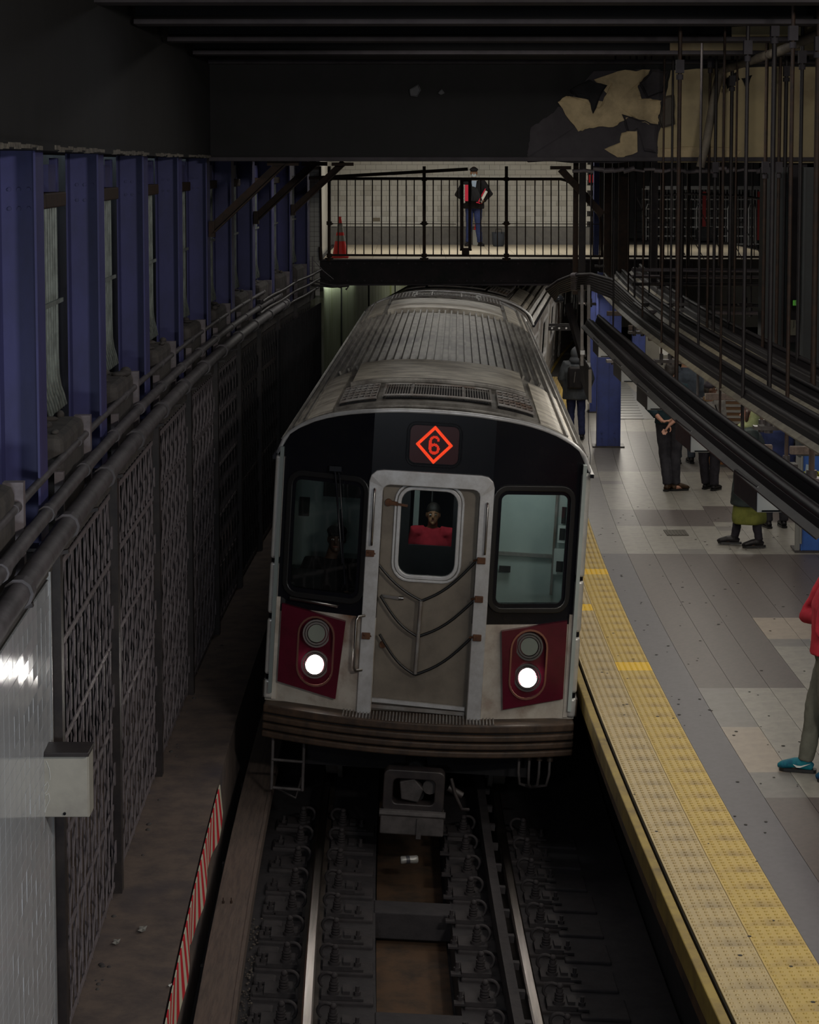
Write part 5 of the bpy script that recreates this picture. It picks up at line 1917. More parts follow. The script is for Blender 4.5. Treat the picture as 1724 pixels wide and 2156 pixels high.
# 3 person in grey sweater and cap
p = feet(1492, 1031)
t, J, hp, HM = person('person', 'person in grey sweater and dark cap with patterned scarf, looking left', p, PI - 0.6, 1.48,
                      dict(anL=(.08, -.05, .09), toL=(.07, -.22, .03)), skin_d, grey_wool, trous_dark, black_leather, hair_k, topname='sweater', hem=.80, loose=1.3, look=-0.9, legloose=1.2)
m = MB(); m.ell(hp(0, .02, .07), .092, .105, .07, 16, 9); m.ell(hp(0, -.085, .055), .06, .06, .012, 12, 6); m.obj('cap', M('dark_cap', (0.028, 0.022, 0.032), 0.7), t, voxel=.009)
m = MB()
for k in range(3):
    m.tube([hp(.085 * math.cos(a), .02 + .085 * math.sin(a), -.13 - .02 * k) for a in [2 * PI * i / 12 for i in range(13)]], .02, 6)
m.obj('scarf', pm('patterned_scarf', (0.22, 0.17, 0.07), (0.16, 0.03, 0.03), 0.8, scale=22), t)
m = MB(); m.tube([(-.16, .14, 1.4), (-.3, .05, .95)], .012, 6); m.box(-.31, .06, .78, .08, .2, .3); m.obj('shoulder_bag', black_leather, t, bevel=.02)

# 4 woman with green hood
p = feet(1575, 1150)
t, J, hp, HM = person('person', 'woman in pale green hood, dark green coat and olive skirt, facing left', p, -PI / 2 - 0.1, 1.66,
                      dict(anR=(-.09, -.16, .10), toR=(-.10, -.34, .04), knR=(-.10, -.10, .52), anL=(.10, .12, .10), toL=(.11, -.05, .03), knL=(.10, .04, .5), wrL=(.22, -.02, .86), wrR=(-.22, -.02, .86)),
                      skin_l, green_black, trous_dark, black_leather, hair_b, hairstyle='long', topname='coat', hem=.52, loose=1.28, legloose=.85, skirt=(olive, .30, .205))
m = MB()
m.ell(hp(0, .05, -.0), .10, .085, .12, 14, 9)
m.tube([hp(0, .06, -.02), hp(0, .05, -.10), hp(0, .0, -.15), hp(0, -.01, -.19)], [(.10, .08), (.12, .10), (.13, .12), (.10, .10)], 16)
m.tube([hp(.10 * math.cos(a), .0 + .11 * math.sin(a), -.13 + .02 * math.sin(a)) for a in [2 * PI * i / 14 for i in range(15)]], .032, 8)
m.obj('hood', green_hood, t, voxel=.010)
m = MB(); m.ringprism([(.03 + .02 * math.cos(a), .012 + .018 * math.sin(a)) for a in [2 * PI * i / 12 for i in range(12)]], [(.03 + .016 * math.cos(a), .012 + .014 * math.sin(a)) for a in [2 * PI * i / 12 for i in range(12)]], lambda x, z, y: hp(x, -.098 + y, z), 0, .004)
m.ringprism([(-.03 + .02 * math.cos(a), .012 + .018 * math.sin(a)) for a in [2 * PI * i / 12 for i in range(12)]], [(-.03 + .016 * math.cos(a), .012 + .014 * math.sin(a)) for a in [2 * PI * i / 12 for i in range(12)]], lambda x, z, y: hp(x, -.098 + y, z), 0, .004)
m.tube([hp(-.05, -.095, .015), hp(-.078, .0, .012)], .002, 4); m.tube([hp(.05, -.095, .015), hp(.078, .0, .012)], .002, 4)
m.obj('spectacles', M('red_frames', (0.25, 0.03, 0.03), 0.4), t)

# 5 blue-jacketed man with hand on hip
p = Vector((onz(1632, 1110, PZ).x, onz(1632, 1110, PZ).y, PZ))
t, J, hp, HM = person('person', 'man in dark blue jacket, arm akimbo, behind the woman in the green hood', p, PI + 0.15, 1.62,
                      dict(elR=(-.0 - .42, .06, 1.10), wrR=(-.22, .02, .96), elL=(.27, .02, 1.12), wrL=(.2, -.1, .98)), skin_m, blue_jacket, charcoal, black_leather, hair_b, topname='jacket', hem=.82, loose=1.25)
p = feet(1440, 975)
t, J, hp, HM = person('person', 'person in slate blue clothes standing beyond the man with crossed wrists', p, PI + 0.2, 1.72, {}, skin_m, slate, slate, black_leather, hair_k, topname='coat', hem=.75, loose=1.2)
p = feet(1658, 1040)
t, J, hp, HM = person('person', 'person with a pale cap bowed low, far back under the hanging troughs', p, PI - 0.4, 1.66,
                      dict(head=(.0, -.08, 1.60)), skin_m, suit, trous_dark, black_leather, hair_k, topname='coat', hem=.75, loose=1.2)
m = MB(); m.ell(hp(0, .0, .06), .095, .11, .07, 14, 8); m.obj('cap', M('tan_cap', (0.22, 0.17, 0.14), 0.8), t)

# 6 red fleece at the right edge
p = feet(1746, 1636)
t, J, hp, HM = person('person', 'person in red fleece, olive trousers and teal running shoes at the right edge', p, -PI / 2 - 0.25, 1.72,
                      dict(anR=(-.09, -.18, .09), toR=(-.10, -.35, .03), knR=(-.09, -.12, .5), anL=(.10, .10, .09), toL=(.12, -.06, .03),
                           elR=(-.22, -.19, 1.15), wrR=(.06, -.04, 1.18), elL=(.22, -.05, 1.14), wrL=(.04, -.05, 1.22), shR=(-.19, -.05, 1.40), hdR=(1, 0, .2), hdL=(-1, 0, 0), head=(0, .04, 1.62)),
                      skin_l, red_fleece, olive_grey, cloth('teal_mesh', (0.01, 0.16, 0.20), (0.008, 0.035, 0.10), 9, 0.6, 0.2), hair_b, hairstyle='long', topname='fleece', hem=.93, loose=1.08)
# hook-shaped white mark on the side of the shoe
m = MB()
a_, to = J['anR'], J['toR']
f = (to - a_); f.z = 0; f.normalize(); sd = Vector((-f.y, f.x, 0))
sw = [(-.035, .075), (.0, .055), (.035, .045), (.07, .05), (.075, .062), (.06, .062), (.03, .057), (.0, .064)]
sw = [(.085, .062), (.060, .040), (.035, .040), (.0, .056), (-.045, .078), (.0, .064), (.03, .054), (.052, .054)]
for sgn in (-1, 1):
    m.prism(sw, lambda u, z, q, sgn=sgn: a_ + f * u + sd * (sgn * (.047 + q)) + Vector((0, 0, z - .09)), 0, .004)
m.obj('shoe_mark', white_paint, t)
m = MB(); m.tube([(-.06, .13, 1.42), (-.2, -.0, 1.30), (-.17, -.13, 1.1), (-.1, -.15, .98)], .012, 6); m.obj('bag_strap', white_paint, t)
m = MB(); m.box(.0, .24, 1.22, .3, .16, .44); m.obj('backpack', black_leather, t, bevel=.04)
m = MB(); m.prism([(-.03, .93), (.03, .93), (.0, .885)], lambda x, z, y: Vector((-.21, -.02 + x, z)) + Vector((y, 0, 0)), -.004, .004); m.obj('shirt_tail', white_paint, t)

# 7 accordion player on the mezzanine
MZ = 3.98
p = Vector((ony(997, 512, 38.9).x, 38.9, MZ))
t, J, hp, HM = person('person', 'musician in dark suit, cap and face mask playing an accordion on the mezzanine', p, 0.0, 1.50,
                      dict(elL=(.36, -.04, 1.17), wrL=(.20, -.24, 1.02), elR=(-.36, -.04, 1.15), wrR=(-.22, -.22, 1.05), anL=(.14, .02, .09), toL=(.2, -.14, .03), anR=(-.12, .02, .09), toR=(-.17, -.14, .03), hdL=(-.4, -.6, -.2), hdR=(.3, -.7, .3)),
                      skin_m, suit, jeans, black_leather, hair_b, topname='suit_jacket', hem=.84, loose=1.15, nod=.15, voxel=.008)
m = MB(); m.ell(hp(0, .0, .075), .095, .11, .05, 14, 8); m.ell(hp(0, -.09, .06), .06, .05, .012, 12, 6); m.obj('cap', suit, t)
m = MB(); m.ell(hp(0, -.062, -.045), .056, .04, .048, 12, 8); m.obj('face_mask', M('pale_mask', (0.5, 0.58, 0.62), 0.7), t)
m = MB(); m.prism([(-.06, 1.46), (.06, 1.46), (.02, 1.2), (-.02, 1.2)], lambda x, z, y: Vector((x, -.135 + y, z)), -.012, .0); m.obj('shirt_front', M('pale_blue_shirt', (0.4, 0.5, 0.62), 0.7), t)
ac = thing('accordion', 'red and white accordion with dark bellows held by the musician', 'accordion', p + Vector((0, -.30, 1.0 - .05)), 0)
ac.scale = (.86,) * 3
rt = Matrix.Rotation(-.45, 3, 'Y')
m = MB(); m.box(-.16, 0, .08, .10, .16, .36); m.obj('treble_case', M('accordion_red', (0.55, 0.02, 0.05), 0.3), ac, bevel=.012)
m = MB(); m.box(-.225, -.02, .06, .045, .10, .40); o = m.obj('keyboard', M('ivory', (0.6, 0.58, 0.52), 0.3), ac, bevel=.004)
m = MB()
for k in range(12):
    m.box(-.23, -.075, -.12 + .032 * k, .03, .016, .012)
m.obj('black_keys', blk, ac)
m = MB()
for k in range(9):
    a = -.05 * k
    q = Matrix.Rotation(a, 3, 'Y')
    m.box(-.09 + .026 * k, 0, .08 - .006 * k, .018, .17, .33 - .004 * k, q)
m.obj('bellows', near_black, ac)
m = MB(); m.box(.16, 0, .02, .02, .18, .35, Matrix.Rotation(.5, 3, 'Y')); m.box(.10, 0, -.14, .12, .18, .02, Matrix.Rotation(.3, 3, 'Y')); m.obj('red_edging', MATS['accordion_red'], ac)
m = MB(); m.box(.20, 0, .0, .06, .15, .28, Matrix.Rotation(.5, 3, 'Y')); m.obj('bass_case', MATS['ivory'], ac, bevel=.01)

# 8 driver in the left cab window, 9 passenger behind the door window
t, J, hp, HM = person('person', 'train driver in dark clothes and cap, dim behind the left cab window', (-0.83, 0.62, 0.98), 0.0, 1.72,
                      dict(pelvis=(0, 0, .56), waist=(0, 0, .70), chest=(0, -.02, .92), neck=(0, -.02, 1.12), head=(0.04, -.04, 1.275), shL=(.18, -.02, 1.05), shR=(-.18, -.02, 1.05),
                           elL=(.25, -.12, .82), elR=(-.26, -.1, .82), wrL=(.2, -.34, .86), wrR=(-.16, -.34, .88)), skin_d, suit, None, None, hair_k, legs=False, hem=.5, topname='uniform', parent=car, voxel=.01)
m = MB(); m.ell(hp(0, .01, .075), .09, .10, .055, 14, 8); m.ell(hp(0, -.08, .06), .055, .05, .012, 12, 6); m.obj('cap', suit, t)
t, J, hp, HM = person('person', 'passenger in a red jacket looking out through the end door window', (0.02, 1.72, 0.98), 0.0, 1.45,
                      dict(head=(0, -.03, 1.60)), skin_m, red_fleece, trous_dark, black_leather, hair_k, topname='jacket', parent=car, voxel=.01)
m = MB(); m.box(-.08, 1.55, 1.46, 0.62, 0.02, 0.95); m.obj('vestibule_screen', near_black, car)

# ------------------------------------------------------------------ the bridge (mezzanine) across the tracks
BY = 33.5
MX0, MX1 = -1.42, 6.3
m = MB(); m.box(2.45, 36.9, MZ - 0.2, 7.9, 6.6, 0.39); m.box(4.9, 41.9, MZ - 0.2, 3.0, 3.4, 0.39)
mzf = struct(m.obj('mezzanine_floor', grout))
cells = []
tw_ = 0.405
for r in range(15):
    for c in range(19):
        cells.append((MX0 + 0.2 + tw_ * c + 0.0, BY + 0.22 + tw_ * r))
me = MB(); me.box(0, 0, 0.004, tw_ - 0.006, tw_ - 0.006, 0.012); me = me.mesh('floor_tile', mezz_floor)
for x, y in cells:
    obj_of('floor_tile', me, mzf, (x, y, MZ - 0.004))
fg = thing('bridge_girder', 'dark rusty edge beam of the bridge right above the train roof', 'girder', (0, BY, 3.55))
MB().box(1.55, 0, 0.21, 6.2, 0.03, 0.40).obj('web', pm('bridge_soot', (0.03, 0.022, 0.026), (0.012, 0.014, 0.014), 0.8, scale=3, bump=0.4), fg)
MB().box(1.55, -0.03, 0.02, 6.2, 0.2, 0.03).obj('bottom_flange', soot_purple, fg)
MB().box(1.55, -0.02, 0.42, 6.2, 0.12, 0.02).obj('top_flange', soot_purple, fg)
m = MB()
for k in range(22):
    m.cyl((-1.3 + 0.28 * k, -0.03, 0.36), (-1.3 + 0.28 * k, -0.045, 0.36), 0.018, 6)
    m.cyl((-1.3 + 0.28 * k, -0.03, 0.08), (-1.3 + 0.28 * k, -0.045, 0.08), 0.018, 6)
m.obj('rivets', soot_purple, fg, kind='stuff')

# back wall: white tiles over a grey stone base
WY = 39.75
m = MB(); m.box(0.7, WY + 0.15, 5.6, 5.6, 0.28, 3.3)
bw_ = struct(m.obj('wall_mezzanine', grout))
m = MB(); m.box(0.7, WY - 0.0, MZ + 0.17, 5.6, 0.06, 0.34); struct(m.obj('baseboard_mezzanine', stone_base))
tlm = MB(); tlm.box(0, 0, 0, 0.2 - 0.004, 0.02, 0.1 - 0.004)
ma, mb_ = tlm.mesh('wall_tile', mezz_tile), tlm.mesh('wall_tile', mezz_tile_b)
cnt = 0
mm = MB()
for r in range(16):
    for c in range(28):
        x = -2.05 + 0.2 * c + (0.1 if r % 2 else 0)
        z = MZ + 0.40 + 0.1 * r
        if cnt < 290 and -1.7 < x < 3.4:
            obj_of('wall_tile', mb_ if R.random() < .12 else ma, bw_, (x, WY, z)); cnt += 1
        else:
            mm.box(x, WY, z, 0.196, 0.02, 0.096)
mm.obj('upper_wall_tiles', mezz_tile, bw_, kind='stuff')
m = MB(); m.box(ony(792, 462, WY).x, WY - 0.012, ony(792, 462, WY).z, 0.15, 0.02, 0.07)
tag(m.obj('wall_vent', M('vent_brown', (0.2, 0.17, 0.12), 0.6)), 'small brown vent plate low on the white tiled mezzanine wall', 'vent')
# left returns and pillar with dirty tile
m = MB(); m.box(-1.58, 36.5, 5.3, 0.12, 6.4, 3.0); struct(m.obj('wall_mezzanine_side', mezz_tile_b))
pil = thing('tiled_pillar', 'grubby white tiled pillar at the left end of the bridge', 'pillar', (ony(662, 500, 33.3).x, 33.3, 3.4))
MB().box(0, 0, 1.4, 0.17, 0.2, 2.8).obj('core', grout, pil)
m_ = MB(); m_.box(0, 0, 0, 0.086, 0.01, 0.076); tme = m_.mesh('wall_tile', mezz_tile_b)
for r in range(30):
    for c in range(2):
        obj_of('wall_tile', tme, pil, (-0.044 + 0.09 * c, -0.103, 0.04 + 0.08 * r))
pil2 = thing('tiled_pillar', 'white tiled wall end behind the left columns, beside the pillar', 'pillar', (ony(636, 450, 34.5).x, 34.5, 3.9))
MB().box(0, 0, 1.2, 0.24, 0.2, 2.4).obj('core', grout, pil2)
m_ = MB(); m_.box(0, 0, 0, 0.236, 0.01, 0.076); tme = m_.mesh('wall_tile', mezz_tile_b)
for r in range(26):
    obj_of('wall_tile', tme, pil2, (0, -0.103, 0.04 + 0.08 * r))
m = MB(); m.cyl(ony(674, 350, 33.1), ony(676, 545, 33.1), 0.018, 8); m.cyl(ony(674, 520, 33.05), ony(676, 548, 33.05), 0.03, 8)
tag(m.obj('rusty_standpipe', rust_dark), 'thin rusty standpipe between the tiled pillar and the railing post', 'pipe')
m = MB(); m.tube([ony(658, 545, 32.6), ony(680, 570, 32.6), ony(702, 588, 32.6)], 0.006, 5); m.cyl(ony(658, 540, 32.6), ony(658, 590, 32.6), 0.012, 6)
tag(m.obj('stay_wire', lattice_m), 'slack stay wire below the left end of the bridge', 'wire')
m = MB(); m.tube([ony(655, 600, 32.5), ony(700, 604, 32.5), ony(735, 602, 32.5), ony(728, 610, 32.5)], 0.02, 6); m.tube([ony(650, 590, 32.5), ony(720, 606, 32.5)], 0.014, 6)
tag(m.obj('cable_tray', dark_tube), 'short dark cable run under the left end of the bridge', 'cable')

# railing: posts, rails, balusters placed bay by bay
def rp(px, py, Y=BY - 0.02):
    return ony(px, py, Y)


rl_t = thing('bridge_railing', 'rusty brown steel railing with thin vertical bars along the bridge', 'railing')
for px in (693, 893, 1066):
    m = MB(); m.cyl(rp(px, 350), rp(px, 546), 0.027, 10)
    for py in (377, 470, 538):
        m.cyl(rp(px, py - 4), rp(px, py + 4), 0.044, 10)
    m.cyl(rp(px, 543), rp(px, 549), 0.07, 12)
    m.obj('post', rust_dark, rl_t)
m = MB(); m.tube([rp(693, 376), rp(893, 376), rp(1066, 377), rp(1180, 377), rp(1192, 380), rp(1200, 385), rp(1235, 420), rp(1262, 455), rp(1266, 470), rp(1267, 540)], 0.024, 9); m.obj('top_rail', rust_dark, rl_t)
m = MB(); m.tube([rp(600, 373, 33.2), rp(693, 373, 33.2)], 0.02, 8); m.obj('top_rail', rust_dark, rl_t)
m = MB(); m.bar(rp(693, 537), rp(1600, 541), 0.035, 0.035); m.obj('bottom_rail', rust_dark, rl_t)
m = MB()
for a, b in ((700, 886), (900, 960), (995, 1060), (1072, 1262)):
    m.bar(rp(a, 471), rp(b, 472), 0.010, 0.012)
for px, d in ((693, 1), (893, -1), (893, 1), (1066, -1), (1066, 1)):
    m.cyl(rp(px + d * 4, 471), rp(px + d * 9, 471), 0.024, 8, 0.006)
m.obj('middle_rail', rust_dark, rl_t)
bal = [712, 730, 748, 766, 784, 803, 820, 837, 855, 872] + [912, 929, 946, 963] + [1012, 1029, 1047] + [1088, 1106, 1126, 1143, 1160, 1176, 1193, 1212, 1230, 1248]
for px in bal:
    top = 377 if px < 1190 else 377 + (px - 1190) * 1.05
    MB().cyl(rp(px, top), rp(px, 538), 0.0095, 6).obj('baluster', rust_dark, rl_t)
m = MB()
for k in range(16):
    px = 1340 + 16.5 * k
    m.cyl(rp(px, 420), rp(px, 540), 0.008, 5)
m.obj('far_balusters', rust_dark, rl_t, kind='stuff')
t = thing('sign_hanger', 'dark rectangular hanging frame in front of the musician', 'frame')
q = lambda x, y: ony(x, y, 33.1)
for a, b in ((972, 990),):
    m = MB(); m.bar(q(972, 376), q(972, 526), 0.055, 0.03, Vector((0, 1, 0))); m.obj('upright', rust_dark, t)
    m = MB(); m.bar(q(989, 382), q(989, 526), 0.05, 0.03, Vector((0, 1, 0))); m.obj('upright', rust_dark, t)
    m = MB(); m.bar(q(969, 379), q(993, 379), 0.05, 0.05); m.bar(q(968, 526), q(993, 526), 0.03, 0.03); m.obj('crossbar', rust_dark, t)
    m = MB(); m.bar(q(980, 522), q(980, 536), 0.12, 0.04, Vector((0, 1, 0))); m.obj('foot', rust_dark, t)


def cone(name, label, px, py, Y, H, bands=True):
    base = ony(px, py, Y)
    t = thing(name, label, 'traffic cone', (base.x, Y, MZ + 0.008))
    MB().box(0, 0, 0.015, H * .42, H * .42, 0.03).obj('base', orange, t, bevel=.01)
    rf = lambda z: H * .175 * (1 - z / H) + H * .028
    def part(nm, z0, z1, mt, e=0.0):
        m = MB(); m.cyl((0, 0, z0), (0, 0, z1), rf(z0) + e, 20, rf(z1) + e); m.obj(nm, mt, t)
    part('cone_body', 0.03, H, orange)
    if bands:
        part('reflective_band', H * .42, H * .56, cone_w, .004)
        part('reflective_band', H * .64, H * .87, cone_w, .004)
    m = MB(); m.cyl((0, 0, H), (0, 0, H + .02), rf(H) + .004, 14); m.obj('tip', orange, t)
    return t


cone('traffic_cone', 'red traffic cone with two grey bands at the left end of the railing', 716, 545, 33.86, 0.66)
cone('traffic_cone', 'small red cone standing on a box behind the musician\'s legs', 1004, 490, 39.45, 0.28, False).location.z = MZ + 0.30
m = MB(); m.box(ony(1004, 500, 39.45).x, 39.45, MZ + 0.15, 0.16, 0.16, 0.29); tag(m.obj('pale_box', M('pale_box', (0.5, 0.5, 0.46), 0.7)), 'pale box between the musician\'s legs under the small red cone', 'box')
bgp = ony(1049, 516, 38.7)
t = thing('tote_bag', 'dark bag standing on the mezzanine floor right of the musician', 'bag', (bgp.x, 38.7, MZ + 0.008))
m = MB(); m.tube([(0, 0, 0), (0, 0, .04), (0, 0, .18), (0, 0, .27)], [(.09, .07), (.115, .09), (.12, .09), (.125, .08)], 12); m.obj('bag_body', M('dark_cloth_bag', (0.03, 0.035, 0.045), 0.8), t)
m = MB(); m.tube([(-.06, -.08, .25), (-.05, -.09, .33), (.05, -.09, .33), (.06, -.08, .25)], .007, 6); m.obj('bag_handle', black_leather, t)
# blue column and red sign at the right of the bridge
bc = ony(1254, 545, 34.4)
t = thing('mezzanine_column', 'narrow blue steel column at the right end of the white tiled wall', 'column', (bc.x, 34.4, MZ - 0.2))
MB().box(0, 0, 1.3, 0.09, 0.16, 2.6).obj('shaft', blue_bright, t)
MB().box(0, 0, 0.19, 0.14, 0.2, 0.02).obj('base_plate', dark_tube, t)
g = ony(1246, 376, 36.0)
t = thing('red_sign', 'small dull red lit sign high at the right end of the mezzanine wall', 'sign', (g.x, 36.0, g.z))
MB().box(0, 0, 0, 0.14, 0.06, 0.2).obj('sign_case', dark_tube, t)
MB().box(0, 0.02, 0.9, 0.03, 0.03, 1.7).obj('stem', dark_tube, t)
MB().box(0, -0.032, 0.0, 0.11, 0.01, 0.14).obj('sign_face', pm('red_face', (0.3, 0.02, 0.02), None, 0.5, emit=(1, 0.05, 0.05), strength=0.12), t)

# far turnstile area on the right
t = thing('turnstile_fence', 'grey steel gate fence with vertical bars far beyond the bridge', 'fence')
fy = 42.5
m = MB()
for py in (398, 420, 440, 459, 478, 497, 514):
    m.bar(ony(1352, py, fy), ony(1608, py, fy), 0.02, 0.025)
m.obj('fence_rail', alum, t)
m = MB()
for k in range(40):
    px = 1352 + 6.5 * k
    m.cyl(ony(px, 398, fy), ony(px, 516, fy), 0.006, 5)
m.obj('fence_bars', alum, t, kind='stuff')
for px in (1360, 1424, 1466, 1532, 1576):
    m = MB(); m.tube([ony(px, 517, fy - .1), ony(px, 440, fy - .1), ony(px + 3, 430, fy - .1), ony(px + 11, 430, fy - .1), ony(px + 14, 440, fy - .1), ony(px + 14, 517, fy - .1)], 0.018, 7); m.obj('hoop', alum, t)
m = MB(); m.box(ony(1482, 455, fy - .3).x, fy - .3, MZ + .5, 0.07, 0.05, 1.0)
tag(m.obj('red_post', M('dull_red', (0.28, 0.02, 0.02), 0.6)), 'dull red post in front of the far gate fence', 'post')
m = MB(); m.box(ony(1597, 440, fy - .3).x, fy - .3, MZ + .5, 0.05, 0.05, 1.0)
tag(m.obj('red_post', MATS['dull_red']), 'thin red post at the right end of the far gate fence', 'post')
m = MB(); m.box(ony(1487, 503, 41).x, 41, MZ + 0.16, 0.42, 0.3, 0.3)
tag(m.obj('dark_bundle', near_black, bevel=.08), 'dark bundle lying before the far gate fence', 'bundle')
m = MB(); m.box(ony(1490, 400, fy + .2).x, fy + .25, ony(1490, 395, fy).z, 2.6, 0.04, 0.06)
m.obj('fence_header', alum, t)
m = MB(); m.box(4.9, 43.5, 5.3, 5.0, 0.2, 3.4); struct(m.obj('wall_turnstiles', pm('dim_grey_wall', (0.06, 0.06, 0.065), None, 0.7)))

# dark cluster of steel posts between bridge and stair
spec_posts = [(1212, 0.07, 352, 620, 30.2), (1226, 0.09, 352, 640, 29.8), (1281, 0.13, 356, 600, 31.5), (1297, 0.12, 356, 600, 31.2), (1312, 0.14, 356, 600, 31), (1378, 0.085, 352, 640, 28), (1395, 0.05, 352, 640, 27), (1450, 0.05, 352, 560, 32.9), (1518, 0.05, 352, 560, 32.9), (1547, 0.07, 352, 560, 32.8), (1612, 0.0, 0, 0, 0)]
k = 0
for px, wd, y0, y1, Y in spec_posts:
    if wd == 0:
        continue
    a, b = ony(px, y0, Y), ony(px, y1, Y)
    a = Vector((a.x, Y, 6.89)); b = Vector((a.x, Y, b.z))
    m = MB(); m.bar(a, b, wd, wd * 0.8, Vector((0, 1, 0)))
    m.bar(a + Vector((wd * .5, -wd * .4, 0)), b + Vector((wd * .5, -wd * .4, 0)), 0.012, 0.02, Vector((0, 1, 0)))
    o = m.obj('steel_post', blk_flat if k % 2 else rust_dark)
    tag(o, '%s dark steel post from the left, right of the bridge railing' % ['first', 'second', 'third', 'fourth', 'fifth', 'sixth', 'seventh', 'eighth', 'ninth', 'tenth'][k], 'post', 'dark posts right of the bridge')
    k += 1
# big dark columns of the stair shaft at the right edge
dkgreen = pm('dark_green_enamel', (0.020, 0.026, 0.028), (0.012, 0.014, 0.016), 0.5, scale=4)
for px0, px1, y0, y1, Y, lb in ((1606, 1652, 352, 860, 20.0, 'broad dark green steel column left of the green sign'), (1690, 1760, 352, 960, 19.0, 'broad dark green steel column at the right edge of the picture')):
    a, b = ony(px0, y0, Y), ony(px1, y1, Y)
    t = thing('stair_column', lb, 'column', ((a.x + b.x) / 2, Y, b.z))
    wd = b.x - a.x
    hh = a.z - b.z
    MB().box(0, 0, hh / 2, wd, 0.02, hh).obj('web', dkgreen, t)
    MB().box(-wd / 2, 0, hh / 2, 0.02, 0.2, hh).obj('flange', dkgreen, t)
    MB().box(wd / 2, 0, hh / 2, 0.02, 0.2, hh).obj('flange', dkgreen, t)
a, b = ony(1650, 352, 20.9), ony(1692, 720, 20.9)
m = MB(); m.box((a.x + b.x) / 2, 20.9, (6.88 + b.z) / 2, b.x - a.x, 0.05, 6.88 - b.z)
tag(m.obj('stair_shaft_cladding', soot_purple), 'dark panel between the two broad columns, behind the green sign', 'panel')
# dark panel of the stair, paper, green sign
a, b = ony(1606, 708, 21.0), ony(1800, 860, 21.0)
m = MB(); m.box((a.x + b.x) / 2, 21.0, (a.z + b.z) / 2 - 0.0, b.x - a.x, 0.05, a.z - b.z)
tag(m.obj('stair_cladding', pm('dark_teal_panel', (0.032, 0.042, 0.045), (0.024, 0.03, 0.033), 0.5, scale=5), bevel=.01), 'dark teal panel of the stair side behind the hanging troughs', 'panel')
a, b = ony(1657, 674, 20.86), ony(1684, 706, 20.86)
m = MB(); m.box((a.x + b.x) / 2, 20.865, (a.z + b.z) / 2, b.x - a.x, 0.01, a.z - b.z)
m.box((a.x + b.x) / 2 - .02, 20.855, (a.z + b.z) / 2 + .04, .03, 0.01, .08)
tag(m.obj('paper_notice', M('notice_paper', (0.36, 0.35, 0.28), 0.8)), 'pale paper notice hanging below the green sign', 'notice')
a, b = ony(1668, 631, 20.82), ony(1696, 652, 20.82)
t = thing('green_sign', 'small lit green sign with white figures above the paper notice', 'sign', ((a.x + b.x) / 2, 20.83, (a.z + b.z) / 2))
MB().box(0, 0.02, 0, b.x - a.x, 0.04, a.z - b.z).obj('sign_case', near_black, t)
MB().box(0, -0.004, 0.018, (b.x - a.x) * .9, 0.008, (a.z - b.z) * .52).obj('sign_face', pm('green_face', (0.1, 0.35, 0.05), None, 0.5, emit=(0.25, 0.9, 0.12), strength=0.10), t)
m = MB()
for k in range(4):
    m.bar((-.035 + .024 * k, -.012, -.002), (-.035 + .024 * k, -.012, .04), .006, .004, Vector((0, 1, 0)))
m.obj('sign_figures', white_paint, t)
m = MB(); m.ringprism([(.012 * math.cos(a_), -.03 + .012 * math.sin(a_)) for a_ in [2 * PI * i / 12 for i in range(12)]], [(.008 * math.cos(a_), -.03 + .008 * math.sin(a_)) for a_ in [2 * PI * i / 12 for i in range(12)]], lambda x, z, y: Vector((x, -.006 + y, z)), 0, .004); m.obj('sign_circle', M('yellow_green', (0.3, 0.5, 0.05), 0.5), t)

# ------------------------------------------------------------------ hanging troughs over the platform with their hanger rods
fixt = []
trough_pipe = pm('black_trough_pipe', (0.02, 0.016, 0.018), (0.012, 0.009, 0.011), 0.5, scale=5, spec=0.3)


